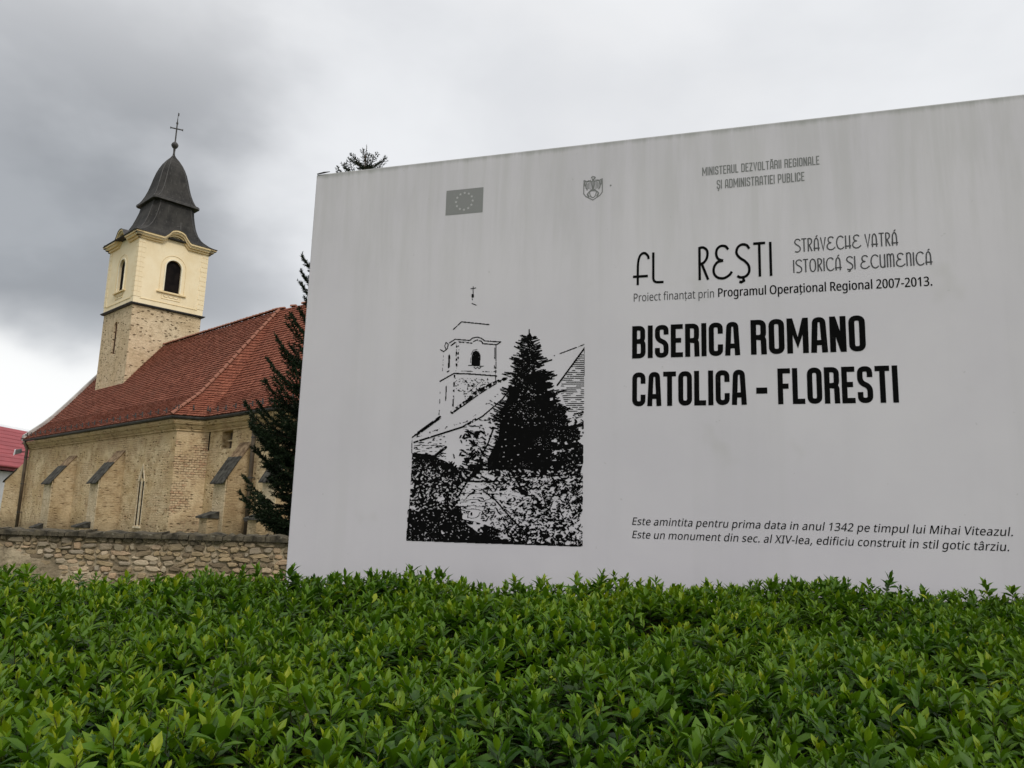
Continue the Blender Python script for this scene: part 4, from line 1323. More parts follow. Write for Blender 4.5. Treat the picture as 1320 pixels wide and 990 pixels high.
GLYPHS = {",":[215,[[154,84,136,23,111,-42,85,-103,33,-103,49,-38,63,31,73,93,148,93]]],"-":[258,[[32,184,32,246,226,246,226,184]]],".":[215,[[58,43,61,69,72,85,88,94,107,97,126,94,142,85,153,69,157,43,153,18,142,2,126,-8,107,-11,88,-8,72,2,61,18]]],"0":[459,[[419,287,418,242,415,201,409,163,395,112,376,70,349,37,316,12,276,-3,229,-8,170,1,122,27,86,70,60,129,48,176,42,229,39,287,41,346,48,399,58,446,83,504,119,547,167,573,229,581,287,573,335,547,372,504,399,446,410,399,417,346],[110,287,111,238,115,194,121,156,137,111,159,78,190,59,229,52,268,59,298,78,320,110,336,156,343,194,347,238,348,287,347,336,343,380,336,417,320,463,298,495,268,515,229,521,190,515,159,495,137,463,121,417,115,380,111,336]]],"1":[459,[[285,0,216,0,216,400,216,439,217,470,219,499,196,477,169,455,108,405,71,452,226,573,285,573]]],"2":[459,[[417,0,38,0,38,59,188,210,261,287,287,320,306,353,318,387,322,424,315,466,294,496,261,514,221,520,181,517,147,506,115,489,83,466,45,513,94,548,122,561,153,572,186,578,221,581,270,576,313,562,347,540,372,510,388,472,394,428,389,385,375,344,353,305,324,267,247,185,128,67,128,64,417,64]]],"3":[459,[[395,439,392,403,381,372,363,347,340,326,310,311,277,302,277,298,337,283,379,255,405,214,413,163,407,116,390,74,360,40,318,14,283,2,241,-6,193,-8,150,-6,110,-1,72,8,36,23,36,89,74,73,114,61,155,54,194,51,260,59,305,81,331,117,339,164,335,197,320,223,297,242,265,255,226,263,179,265,123,265,123,326,180,326,223,329,259,339,286,356,307,377,319,404,323,434,316,471,295,498,262,516,219,521,190,520,164,515,117,498,75,473,39,521,73,544,115,563,163,576,218,581,273,576,317,563,352,540,384,495]]],"4":[459,[[443,130,359,130,359,0,291,0,291,130,17,130,17,190,286,576,359,576,359,193,443,193],[291,374,291,412,293,444,294,474,295,500,292,500,276,468,257,438,86,193,291,193]]],"7":[459,[[109,0,344,508,35,508,35,573,419,573,419,518,187,0]]],"E":[446,[[398,0,78,0,78,573,398,573,398,509,150,509,150,330,383,330,383,268,150,268,150,63,398,63]]],"I":[272,[[239,0,32,0,32,42,99,57,99,515,32,531,32,573,239,573,239,531,172,515,172,57,239,42]]],"M":[727,[[330,0,142,502,139,502,142,461,144,407,144,347,144,0,78,0,78,573,184,573,361,103,364,103,544,573,650,573,650,0,578,0,578,352,579,408,581,460,584,501,581,501,390,0]]],"O":[626,[[577,287,576,244,570,204,561,166,540,116,510,73,473,38,428,13,375,-3,314,-8,251,-3,196,13,151,39,114,73,85,116,65,167,56,204,51,245,49,288,52,344,62,396,78,442,100,482,130,517,166,545,208,565,258,577,314,581,369,577,417,565,459,545,495,517,524,483,547,442,564,396,574,344],[125,287,127,241,134,200,145,163,171,117,207,83,255,62,314,55,373,62,420,83,456,117,481,163,492,200,499,241,501,287,496,354,481,411,456,457,421,491,373,511,314,518,255,511,207,490,171,457,145,411,134,374,127,333]]],"P":[485,[[229,573,297,568,352,553,393,528,421,495,439,454,444,404,441,370,433,336,417,306,395,278,364,255,324,238,275,227,216,223,150,223,150,0,78,0,78,573],[223,511,150,511,150,285,208,285,258,288,298,296,330,311,352,334,365,363,370,401,361,449,334,484,289,504]]],"R":[499,[[236,573,301,568,353,555,393,532,422,500,439,460,444,410,440,368,427,334,408,306,385,285,358,269,330,257,487,0,403,0,264,237,150,237,150,0,78,0,78,573],[232,510,150,510,150,298,236,298,296,304,338,325,362,359,370,407,366,440,355,467,336,486,310,500,275,507]]],"V":[481,[[481,573,277,0,204,0,0,573,75,573,204,205,220,160,231,119,241,80,250,119,262,161,277,207,405,573]]],"X":[470,[[467,0,385,0,233,249,79,0,3,0,193,298,15,573,95,573,236,348,377,573,453,573,276,300]]],"a":[450,[[231,437,279,433,318,422,347,403,376,358,385,293,385,0,334,0,320,61,317,61,298,40,279,22,258,9,234,-1,206,-6,172,-8,136,-5,103,6,75,23,55,48,41,80,37,119,50,176,87,219,127,238,179,251,243,257,316,259,316,285,310,330,293,359,265,375,227,380,194,378,163,370,106,347,84,400,115,414,151,426,190,434],[252,208,184,200,141,182,118,155,110,119,115,87,132,66,157,53,188,49,238,56,279,79,306,117,315,172,315,210]]],"c":[385,[[241,-8,187,-2,139,15,99,45,69,87,55,123,47,165,44,213,47,262,56,305,71,342,102,385,142,415,191,432,245,438,278,436,309,431,336,424,358,415,337,356,292,370,244,376,204,371,172,358,148,335,131,303,120,263,117,213,120,166,131,126,148,94,172,71,202,58,240,53,273,55,302,60,351,78,351,15,328,5,304,-2,275,-7]]],"d":[493,[[221,-8,171,-2,128,17,92,48,65,91,49,146,44,214,49,282,66,338,93,381,128,413,171,432,221,438,253,436,280,429,303,420,323,407,340,391,354,374,359,374,356,405,354,438,354,609,425,609,425,0,368,0,358,58,354,58,340,40,323,24,303,11,279,1,252,-6],[232,51,290,60,328,88,348,135,355,200,355,213,352,263,343,304,329,336,291,369,231,379,181,368,146,334,130,300,120,260,117,213,120,165,130,125,146,93,181,61]]],"e":[452,[[234,438,286,432,329,414,364,385,390,346,406,299,411,244,411,201,117,201,127,137,154,90,197,62,254,52,293,54,327,60,392,82,392,20,359,8,327,-1,292,-6,251,-8,194,-2,143,17,101,48,70,91,56,126,47,167,44,212,47,257,55,297,68,333,96,378,134,411,181,431],[233,380,188,372,154,348,130,309,119,257,338,257,335,292,326,322,312,346,292,364,266,376]]],"f":[276,[[266,375,158,375,158,0,87,0,87,375,12,375,12,408,87,432,87,457,92,507,104,547,124,577,152,597,186,609,227,613,274,609,310,599,292,544,262,552,228,556,197,550,175,532,162,502,158,458,158,430,266,430]]],"g":[493,[[221,438,261,434,297,422,329,402,355,373,359,373,369,430,425,430,425,-7,420,-63,404,-109,378,-146,341,-172,293,-187,233,-192,188,-191,147,-186,110,-177,78,-165,78,-100,111,-114,149,-125,191,-132,237,-134,286,-126,324,-101,347,-63,355,-13,355,4,356,32,358,57,354,57,329,28,299,8,263,-4,221,-8,170,-2,126,18,91,51,65,95,49,149,44,214,49,278,65,332,91,377,126,411,169,431],[230,379,197,374,169,359,147,336,130,303,120,262,117,213,120,165,130,124,146,92,182,60,232,50,262,52,288,58,309,69,326,85,340,105,349,131,354,161,356,197,356,214,353,267,343,309,326,340,302,362,270,374]]],"h":[496,[[139,431,138,399,135,370,140,370,155,391,174,407,196,420,221,429,247,435,273,437,321,433,360,421,391,400,413,370,426,330,431,280,431,0,361,0,361,275,355,321,338,353,308,372,265,379,222,374,189,360,166,338,150,308,142,269,139,222,139,0,68,0,68,609,139,609]]],"i":[207,[[139,430,139,0,68,0,68,430],[104,591,119,588,133,580,142,566,145,546,142,526,133,512,119,504,104,501,88,504,75,512,66,526,63,546,66,566,75,580,88,588]]],"l":[207,[[139,0,68,0,68,609,139,609]]],"m":[750,[[540,438,603,429,649,401,669,371,681,330,685,280,685,0,615,0,615,277,610,321,594,353,567,372,528,379,474,369,438,342,418,298,411,237,411,0,342,0,342,277,339,308,332,333,320,353,303,367,281,376,253,379,215,374,185,360,164,338,150,308,141,269,139,223,139,0,68,0,68,430,125,430,136,371,140,371,155,392,173,409,194,422,217,431,241,436,266,438,312,433,349,420,378,398,398,366,402,366,427,398,461,420,499,433]]],"n":[496,[[275,438,322,434,361,421,391,401,413,371,426,330,431,280,431,0,361,0,361,275,355,321,338,353,308,372,265,379,204,368,166,338,146,289,139,223,139,0,68,0,68,430,125,430,136,371,140,371,156,392,175,409,198,422,222,431,248,436]]],"o":[485,[[442,216,438,165,428,121,411,82,388,51,359,25,324,7,285,-4,241,-8,200,-4,163,7,129,25,100,51,77,82,59,121,48,165,44,216,47,261,55,301,68,336,97,380,137,412,186,431,244,438,299,431,347,412,387,380,417,336,431,301,439,261],[117,216,120,169,130,128,147,95,172,71,203,56,243,51,282,56,314,71,339,95,356,128,366,169,369,216,365,263,355,303,338,335,314,359,282,374,242,379,185,368,147,335,130,303,120,263]]],"p":[493,[[273,438,322,432,365,413,401,383,428,339,444,284,449,216,447,170,439,129,427,93,401,49,365,17,322,-2,272,-8,241,-6,213,1,190,11,170,24,139,55,134,55,137,20,139,-16,139,-192,68,-192,68,430,126,430,136,371,139,371,153,389,170,405,189,419,213,429,240,436],[260,379,221,374,190,362,167,342,152,313,142,275,139,229,139,216,142,167,150,126,165,93,188,70,220,55,261,51,297,56,326,72,348,98,364,131,373,171,376,217,373,262,363,302,348,334,311,367]]],"r":[331,[[269,438,295,437,319,433,310,368,287,372,264,374,240,371,217,363,195,351,176,334,161,313,149,289,141,261,139,229,139,0,68,0,68,430,126,430,134,351,137,351,152,374,170,395,191,413,214,426,240,435]]],"s":[384,[[348,119,343,80,327,49,302,24,268,6,226,-4,176,-8,135,-6,99,-1,68,8,42,19,42,83,104,60,141,52,178,49,224,53,256,66,274,86,280,112,278,128,271,141,259,154,239,167,174,196,103,228,76,245,57,266,45,292,41,324,52,372,85,408,118,425,157,435,202,438,240,436,275,430,308,421,339,409,315,353,258,372,228,378,197,380,159,377,131,366,114,350,108,328,111,312,119,298,133,286,154,274,219,246,289,215,314,197,333,176,344,150]]],"t":[289,[[212,50,245,53,272,59,272,5,240,-4,200,-8,167,-5,138,4,112,20,91,44,78,79,74,125,74,375,13,375,13,409,75,437,103,528,144,528,144,430,269,430,269,375,144,375,144,127,149,93,163,69,185,54]]],"u":[496,[[427,430,427,0,370,0,359,57,356,57,340,36,321,20,298,8,273,-1,247,-6,220,-8,173,-4,134,8,103,29,81,59,68,99,63,148,63,430,135,430,135,153,141,108,158,76,188,57,230,51,273,55,306,69,330,91,345,121,354,160,357,206,357,430]]],"z":[377,[[346,0,31,0,31,47,262,375,45,375,45,430,340,430,340,377,112,55,346,55]]],"â":[450,[[231,437,279,433,318,422,347,403,376,358,385,293,385,0,334,0,320,61,317,61,298,40,279,22,258,9,234,-1,206,-6,172,-8,136,-5,103,6,75,23,55,48,41,80,37,119,50,176,87,219,127,238,179,251,243,257,316,259,316,285,310,330,293,359,265,375,227,380,194,378,163,370,106,347,84,400,115,414,151,426,190,434],[252,208,184,200,141,182,118,155,110,119,115,87,132,66,157,53,188,49,238,56,279,79,306,117,315,172,315,210],[261,614,288,575,326,531,361,495,361,486,311,486,268,518,224,558,180,518,138,486,90,486,90,495,124,532,160,575,188,614]]]}


def text(body, s0, s1, zb, h, name, m, shear=0.0, bold=0.0):
    """lower-case print set from the outlines above, scaled to its measured width"""
    x = 0; items = []; new_word = True
    for ch in body:
        if ch == ' ': x += 208; new_word = True; continue
        gch = 't' if ch == 'ţ' else ch
        adv, cs = GLYPHS[gch]
        items.append((x, cs, new_word)); new_word = False
        if ch == 'ţ': items.append((x, [[130, -25, 165, -25, 172, -70, 158, -118, 108, -140, 70, -132, 74, -104, 110, -108, 130, -90, 128, -62]], False))
        x += adv + (14 if bold else 0)
    xmax = max(max(c[0::2]) + xx for xx, cs, _ in items[-1:] for c in cs)
    x0 = min(min(c[0::2]) for c in items[0][1])
    k = (s1 - s0) / (xmax - x0); kz = h / 572.6
    offs = [(0, 0)] if not bold else [(-bold, 0), (0, bold * .25), (bold, 0), (0, -bold * .25)]

    def holds(o, q):            # is the first point of q inside contour o
        x, y = q[0], q[1]; c = False
        for i in range(0, len(o), 2):
            x1, y1, x2, y2 = o[i], o[i + 1], o[(i + 2) % len(o)], o[(i + 3) % len(o)]
            if (y < y1) != (y < y2) and x < (x2 - x1) * (y - y1) / (y2 - y1) + x1: c = not c
        return c
    words = [[]]
    for (xx, cs, first) in items:
        if first and words[-1]: words.append([])
        words[-1].append((xx, cs))
    for wd_ in words:
        vs, fs = [], []
        for (xx, cs) in wd_:
            outs = [c for c in cs if not any(o is not c and holds(o, c) for o in cs)]
            for oc_ in outs:
                grp = [oc_] + [c for c in cs if c is not oc_ and c not in outs and holds(oc_, c)]
                polys = [[Vector((c[i], c[i + 1], 0)) for i in range(0, len(c), 2)] for c in grp]
                flat_ = [p for pl in polys for p in pl]
                tris = tessellate_polygon(polys)
                for oi, (ox, oz) in enumerate(offs):
                    i0 = len(vs)
                    for p in flat_:
                        vs.append((s0 + (xx + p[0] - x0 + ox + shear * p[1]) * k, -0.0016 - oi * 0.00012, zb + (p[1] + oz) * kz))
                    for t in tris:
                        a, b, c = [flat_[i] for i in t]
                        if (b[0] - a[0]) * (c[1] - a[1]) - (b[1] - a[1]) * (c[0] - a[0]) < 0: t = (t[0], t[2], t[1])
                        fs.append(tuple(i0 + i for i in t))
        me = bpy.data.meshes.new(name); me.from_pydata(vs, [], fs); me.materials.append(m); me.update()
        link(name, me, sign)


text('Proiect finanţat prin', 2.969, 3.585, 3.364, .066, 'subtitle_lettering', M['midink'])
text('Programul Operaţional Regional 2007-2013.', 3.617, 5.092, 3.366, .068, 'subtitle_lettering', M['ink'], 0, 17)
text('Este amintita pentru prima data in anul 1342 pe timpul lui Mihai Viteazul.', 2.964, 5.475, 1.627, .055, 'history_lettering', M['ink'], 0.2, 4)
text('Este un monument din sec. al XIV-lea, edificiu construit in stil gotic târziu.', 2.965, 5.447, 1.529, .055, 'history_lettering', M['ink'], 0.2, 4)

# flag with twelve stars
fq = [(1.325, 4.231), (1.668, 4.231), (1.668, 4.458), (1.325, 4.458)]
flat('flag_print', [fq], M['flag'])
polys = []
for k in range(12):
    a = 2 * math.pi * k / 12
    c0, c1_ = 1.4965 + .077 * math.cos(a), 4.3445 + .077 * math.sin(a)
    for j in range(5):
        t = math.pi / 2 + 2 * math.pi * j / 5
        R1, R2_ = .0145, .006
        polys.append([(c0, c1_), (c0 + R2_ * math.cos(t - .628), c1_ + R2_ * math.sin(t - .628)), (c0 + R1 * math.cos(t), c1_ + R1 * math.sin(t)), (c0 + R2_ * math.cos(t + .628), c1_ + R2_ * math.sin(t + .628))])
flat('flag_stars', polys, M['star'], 0.003)
# coat of arms: shield with an eagle, cross and sword, in thin faded lines (unit box -> sign)
pl = []


def arms(pts, th=.05, sm=True):
    q = smooth_pts(pts, 4) if sm and len(pts) > 2 else pts
    q = [(2.546 + p[0] * .165, 4.248 + p[1] * .205) for p in q]
    for e in strokepoly(q, th * .165): pl.append(e)


arms([(.03, .88), (.03, .30), (.14, .18), (.5, .0), (.86, .18), (.97, .30), (.97, .88)], .045, False)
arms([(.03, .88), (.25, .80), (.38, .86)], .045); arms([(.97, .88), (.75, .80), (.62, .86)], .045)
arms([(.40, .94), (.46, .99), (.54, .99), (.60, .94), (.52, .88), (.44, .90)], .06)
arms([(.5, .88), (.42, .76), (.44, .60), (.5, .40), (.56, .60), (.58, .76), (.5, .88)], .05)
for s in (-1, 1):
    arms([(.5 + s * .08, .78), (.5 + s * .24, .84), (.5 + s * .34, .74), (.5 + s * .36, .56), (.5 + s * .28, .44)], .05)
    for k in range(3):
        arms([(.5 + s * (.16 + k * .07), .78 - k * .03), (.5 + s * (.15 + k * .07), .46 + k * .02)], .035, False)
    arms([(.5 + s * .06, .46), (.5 + s * .22, .34), (.5 + s * .30, .26)], .05)
    arms([(.5 + s * .40, .84), (.5 + s * .43, .70), (.5 + s * .38, .62)], .07)
    arms([(.5 + s * .28, .26), (.5 + s * .20, .14)], .08, False)
arms([(.5, .86), (.5, .42)], .06, False)
arms([(.30, .30), (.36, .38), (.5, .41), (.64, .38), (.70, .30)], .045)
arms([(.34, .30), (.38, .18), (.5, .10), (.62, .18), (.66, .30)], .045)
flat('coat_of_arms', pl, M['greyink'], 0.0015, label='faded line drawing of an eagle shield')
flat('paint_chip', [[(2.775 + .008 * math.cos(t), 4.36 + .008 * math.sin(t)) for t in np.linspace(0, 5.6, 7)]], M['greyink'])

# ---- printed black and white picture of the church, drawn on a fine raster of flat ink cells
PX0, PY0, SC = 518.0, 362.0, 2.0
GW, GH = 480, 700
ink = np.zeros((GH, GW), bool)
YY, XX = np.mgrid[0:GH, 0:GW].astype(np.float32)
nrng = np.random.default_rng(5)


def vnoise(sx, sy, seed, octaves=3):
    r = np.random.default_rng(seed); out = np.zeros((GH, GW), np.float32); amp = 1; tot = 0
    for o in range(octaves):
        gx, gy = max(sx / 2 ** o, 1.2), max(sy / 2 ** o, 1.2)
        nx, ny = int(GW / gx) + 3, int(GH / gy) + 3
        gd = r.random((ny, nx)).astype(np.float32)
        fx, fy = XX / gx, YY / gy
        ix, iy = fx.astype(int), fy.astype(int); tx, ty = fx - ix, fy - iy
        tx = tx * tx * (3 - 2 * tx); ty = ty * ty * (3 - 2 * ty)
        v = (gd[iy, ix] * (1 - tx) + gd[iy, ix + 1] * tx) * (1 - ty) + (gd[iy + 1, ix] * (1 - tx) + gd[iy + 1, ix + 1] * tx) * ty
        out += v * amp; tot += amp; amp *= .6
    return out / tot


def G(p, k):      # coordinates read off enlarged views of the picture: k=1 upper part, k=2 lower part, k=3 whole
    if k == 1: x, y = 520 + p[0] / 5.5, 380 + p[1] / 5.5
    elif k == 2: x, y = 520 + p[0] / 5.5, 540 + p[1] / 5.5
    else: x, y = 500 + p[0] / 2.75, 360 + p[1] / 2.75
    return (x - PX0) * SC, (y - PY0) * SC


def seg(a, b, th, on=True, broken=0.0):
    x0, x1 = int(max(0, min(a[0], b[0]) - th - 1)), int(min(GW, max(a[0], b[0]) + th + 2))
    y0, y1 = int(max(0, min(a[1], b[1]) - th - 1)), int(min(GH, max(a[1], b[1]) + th + 2))
    if x1 <= x0 or y1 <= y0: return
    X, Y = XX[y0:y1, x0:x1], YY[y0:y1, x0:x1]
    dx_, dy_ = b[0] - a[0], b[1] - a[1]; l2 = dx_ * dx_ + dy_ * dy_ + 1e-6
    t = np.clip(((X - a[0]) * dx_ + (Y - a[1]) * dy_) / l2, 0, 1)
    dd = np.hypot(X - a[0] - t * dx_, Y - a[1] - t * dy_)
    m = dd < th / 2
    if broken: m &= (NB[y0:y1, x0:x1] > broken)
    ink[y0:y1, x0:x1] = np.where(m, on, ink[y0:y1, x0:x1])


NB = vnoise(6, 6, 3, 2)
NS = vnoise(3.2, 2.2, 4, 1)


def line(pts, k, th, on=True, broken=0.0):
    q = [G(p, k) for p in pts]
    for a, b in zip(q[:-1], q[1:]): seg(a, b, th, on, broken)


def inside(pts):
    m = np.zeros((GH, GW), bool); n = len(pts)
    for i in range(n):
        (x1, y1), (x2, y2) = pts[i], pts[(i + 1) % n]
        if y1 == y2: continue
        c = ((YY < y1) != (YY < y2)) & (XX < (x2 - x1) * (YY - y1) / (y2 - y1) + x1)
        m ^= c
    return m


# tower outline
line([(355, 243), (412, 190), (605, 210)], 1, 2.6)
line([(490, 0), (490, 12)], 1, 6); line([(489, 12), (488, 45)], 1, 1.6, broken=.45); line([(486, 60), (515, 72)], 1, 2, broken=.4)
line([(302, 26), (302, 52)], 3, 2); line([(294, 33), (311, 30)], 3, 2)
line([(325, 340), (365, 314), (470, 322), (490, 305), (522, 298), (552, 306), (575, 325), (690, 333), (660, 352), (560, 345)], 1, 2.6)
line([(338, 358), (372, 332), (485, 340)], 1, 3.2, broken=.35); line([(495, 330), (522, 318), (552, 328), (565, 345), (655, 352)], 1, 2.6, broken=.3)
line([(300, 335), (318, 350), (310, 380), (285, 402), (262, 388)], 1, 2.4); line([(300, 340), (292, 362), (302, 385)], 1, 2)
line([(656, 355), (654, 610)], 1, 2.2, broken=.32); line([(648, 360), (645, 540)], 1, 2.4, broken=.5)
line([(378, 350), (374, 530)], 1, 4, broken=.52); line([(390, 360), (386, 500)], 1, 3, broken=.58)
line([(283, 430), (275, 570)], 1, 1.5, broken=.5)
line([(258, 612), (358, 556), (480, 560), (660, 574)], 1, 3.2); line([(370, 538), (650, 545)], 1, 1.3, broken=.5)
line([(460, 498), (565, 505)], 1, 2, broken=.35); line([(500, 512), (512, 522), (524, 512), (536, 522), (548, 512)], 1, 2)
ink |= inside([G(p, 1) for p in ((483, 498), (484, 430), (492, 405), (512, 394), (532, 402), (545, 425), (544, 500))])
line([(475, 480), (477, 425), (495, 392), (522, 386)], 1, 1.3, broken=.3)
ink |= inside([G(p, 1) for p in ((315, 520), (318, 430), (325, 420), (331, 432), (327, 515))]); line([(310, 545), (322, 538)], 1, 3)
ink |= inside([G(p, 1) for p in ((296, 752), (299, 650), (305, 640), (307, 655), (302, 748))])
line([(362, 570), (348, 830)], 1, 3.4, broken=.5); line([(262, 640), (252, 850)], 1, 1.8, broken=.6)
sp_ = inside([G(p, 1) for p in ((365, 590), (650, 590), (640, 620), (350, 830))])
ink |= sp_ & (NS > .74) & (vnoise(30, 30, 8, 1) > .42)
line([(345, 830), (420, 775), (510, 695), (600, 645), (725, 590)], 1, 9, broken=.38); line([(345, 833), (430, 780), (540, 700), (700, 600)], 1, 3, broken=.25)
# roof and nave
line([(258, 868), (90, 990)], 1, 8, broken=.33); line([(262, 860), (60, 1010)], 1, 2)
line([(60, 130), (260, -5)], 2, 3.5); line([(75, 165), (420, 55), (510, 0)], 2, 4.5, broken=.2); line([(90, 125), (400, 28)], 2, 4, broken=.62)
line([(420, 55), (560, 45)], 2, 4, broken=.3); line([(430, 70), (550, 100)], 2, 2, broken=.35)
line([(430, 935), (560, 860), (700, 740), (760, 660)], 1, 3.5, broken=.2); line([(60, 150), (60, 240)], 2, 2)
nv_ = inside([G(p, 2) for p in ((75, 175), (420, 70), (560, 100), (600, 330), (400, 350), (70, 260))])
ink |= nv_ & (vnoise(9, 2.6, 12, 2) > .66) & ((XX < G((300, 0), 2)[0]) | (XX > G((440, 0), 2)[0]))
line([(300, 200), (205, 275)], 2, 7, broken=.2); line([(355, 250), (360, 275)], 2, 3)
rt = inside([G(p, 1) for p in ((120, 985), (430, 920), (720, 640), (600, 800), (420, 905))]); ink |= rt & (vnoise(8, 2.5, 14, 2) > .73)
# right hand roof and gable
line([(590, 270), (697, 230)], 3, 2.6, broken=.42); line([(697, 243), (600, 375)], 3, 4)
gb = inside([G(p, 3) for p in ((697, 245), (697, 470), (640, 470), (612, 400), (612, 365))]); ink |= gb & ((YY.astype(int) % 5 < 2) & (vnoise(12, 3, 15, 1) > .35))
line([(697, 240), (696, 620)], 3, 2, broken=.3); line([(655, 478), (697, 470)], 3, 4, broken=.3); line([(655, 490), (697, 488)], 3, 3, broken=.4); line([(650, 530), (694, 508)], 3, 8, broken=.3)
nw = inside([G(p, 3) for p in ((655, 480), (697, 475), (694, 560), (650, 560))]); ink |= nw & (vnoise(7, 5, 16, 2) > .60)
# spruce
tx0 = G((500, 0), 3)[0]; ty0 = G((0, 182), 3)[1]; ty1 = G((0, 700), 3)[1]
outl = [(500, 182), (470, 250), (462, 300), (425, 352), (428, 410), (400, 470), (392, 560), (352, 640), (356, 690), (420, 705), (560, 700), (680, 695), (694, 640), (692, 560), (672, 500), (660, 440), (632, 378), (600, 330), (575, 285), (535, 250)]
tr_ = inside([G(p, 3) for p in outl])
dist_ax = np.abs(XX - tx0); hw = 8 + (YY - ty0) * 0.36
dens = vnoise(16, 8, 21, 3) + np.minimum((YY - ty0) / (ty1 - ty0) * 1.1, .78) - (dist_ax / np.maximum(hw, 1)) ** 2 * .55
ink |= tr_ & (dens > .42)
line([(501, 178), (500, 300)], 3, 3)
for k in range(640):
    t = nrng.random() ** .8
    y = ty0 + 12 + (ty1 - ty0 - 30) * t
    half = (8 + (y - ty0) * .43) * (1.0 if nrng.random() < .4 else .75) * (1 + .18 * math.sin(y * .16))
    sgn = -1 if nrng.random() < .5 else 1
    x = tx0 + sgn * half * nrng.uniform(.45, .95)
    l = nrng.uniform(10, 30) * (.5 + t * .5)
    ex_, ey_ = x + sgn * l * .8, y - l * nrng.uniform(-.15, .5)
    if ex_ < GW - 15 - (4): seg((x - sgn * l * .6, y + 3), (ex_, ey_), nrng.uniform(1.6, 4.0))
for k in range(90):
    y = ty0 + nrng.uniform(80, 340); x = tx0 + nrng.uniform(-1, 1) * (y - ty0) * .34
    seg((x, y), (x + nrng.uniform(-3, 3), y + nrng.uniform(-1, 1)), nrng.uniform(1, 2.6), False)
# bottom foliage
yb0 = G((0, 700), 3)[1]
bl = inside([G(p, 2) for p in ((62, 240), (190, 250), (300, 300), (380, 350), (430, 420), (400, 560), (420, 720), (600, 860), (600, 900), (20, 862), (48, 520))])
ink |= bl & (vnoise(26, 22, 31, 3) > .30)
bs = inside([G(p, 2) for p in ((18, 862), (1268, 905), (1268, 860), (900, 800), (700, 790), (520, 730), (380, 700), (30, 640))])
ink |= bs & (vnoise(22, 14, 33, 3) > .40)
brr = inside([G(p, 2) for p in ((600, 430), (1272, 380), (1268, 905), (760, 880), (700, 740), (780, 640), (900, 560))])
ink |= brr & (vnoise(13, 8, 35, 2) > .50)
wl = inside([G(p, 2) for p in ((400, 450), (1270, 440), (1265, 560), (1000, 600), (780, 720), (400, 700))])
ink |= wl & (np.abs(vnoise(26, 9, 41, 2) - .5) < .035)
ink |= wl & (vnoise(5, 3, 42, 1) > .80)
md = inside([G(p, 2) for p in ((440, 350), (620, 340), (640, 440), (420, 440))]); ink |= md & (vnoise(9, 5, 43, 2) > .52)
line([(430, 440), (700, 445), (1270, 452)], 2, 5, broken=.25)
line([(760, 395), (755, 440)], 2, 3)
rm = inside([G(p, 2) for p in ((1040, 60), (1272, 20), (1272, 400), (1000, 400))]); ink &= ~(rm & (vnoise(9, 6, 44, 2) > .74))


def leaf_marks(n, poly, on, smin, smax, seed):
    q = np.array([G(p, 2) for p in poly]); x0, y0 = q.min(0); x1, y1 = q.max(0)
    msk = inside([tuple(p) for p in q]); r = np.random.default_rng(seed); k = 0; tries = 0
    while k < n and tries < n * 6:
        tries += 1
        x, y = r.uniform(x0, x1), r.uniform(y0, y1)
        if not (0 <= int(y) < GH and 0 <= int(x) < GW) or not msk[int(y), int(x)]: continue
        k += 1
        l = r.uniform(smin, smax); a = r.uniform(-1.2, 1.2)
        dx_, dy_ = math.cos(a) * l / 2, math.sin(a) * l / 2
        seg((x - dx_, y - dy_), (x + dx_, y + dy_), l * .22 + .8, on)
        seg((x - dx_ * .4, y - dy_ * .4), (x + dx_ * .4, y + dy_ * .4), l * .38 + .8, on)


leaf_marks(330, ((40, 260), (420, 380), (400, 640), (25, 640)), False, 2, 6, 51)
leaf_marks(90, ((25, 620), (500, 700), (560, 860), (20, 850)), False, 1.5, 4, 52)
leaf_marks(620, ((640, 450), (1268, 430), (1266, 890), (640, 860)), False, 3, 10, 53)
leaf_marks(520, ((560, 600), (1268, 470), (1266, 890), (560, 860)), True, 3, 9, 54)
leaf_marks(90, ((400, 100), (640, 20), (560, 420), (400, 430)), True, 7, 17, 55)
leaf_marks(50, ((560, 0), (640, 20), (640, 160), (520, 280)), False, 5, 12, 56)
leaf_marks(60, ((70, 230), (420, 330), (400, 440), (60, 300)), True, 6, 14, 57)
leaf_marks(170, ((560, 380), (1266, 380), (1266, 500), (560, 500)), True, 5, 14, 58)
leaf_marks(110, ((560, 360), (1266, 360), (1266, 470), (560, 470)), False, 3, 8, 59)
# thin branches in front
line([(640, 60), (600, 170), (480, 400), (380, 560)], 2, 4); line([(640, 560), (760, 700), (860, 800)], 2, 4); line([(980, 520), (1040, 700)], 2, 3)
line([(560, 500), (640, 570)], 2, 3); line([(300, 520), (340, 760)], 2, 5)
# clip to the printed area: straight edges left, right and bottom
lm = G((60, 130), 2); lb = G((18, 862), 2); rbm = G((1268, 908), 2); rt_ = G((697, 230), 3)
xl = lm[0] + (YY - lm[1]) * (lb[0] - lm[0]) / (lb[1] - lm[1]); xr = rt_[0] + (YY - rt_[1]) * (rbm[0] - rt_[0]) / (rbm[1] - rt_[1])
yb = lb[1] + (XX - lb[0]) * (rbm[1] - lb[1]) / (rbm[0] - lb[0])
edge_n = vnoise(2.4, 1.8, 71, 1)
ink &= ~((edge_n > .88) & (vnoise(40, 30, 72, 2) > .50))
ink &= (YY < yb) & ((XX > xl) | (YY < lm[1] - 2)) & (XX < xr)
verts, faces = [], []
for y in range(GH):
    rowv = ink[y].astype(np.int8); dd = np.diff(np.concatenate([[0], rowv, [0]]))
    for a, b in zip(np.where(dd == 1)[0], np.where(dd == -1)[0]):
        i = len(verts)
        for (qx, qy) in ((a, y), (b, y), (b, y + 1), (a, y + 1)):
            verts.append((qx, qy))
        faces.append((i + 3, i + 2, i + 1, i))
V = np.array(verts, float)
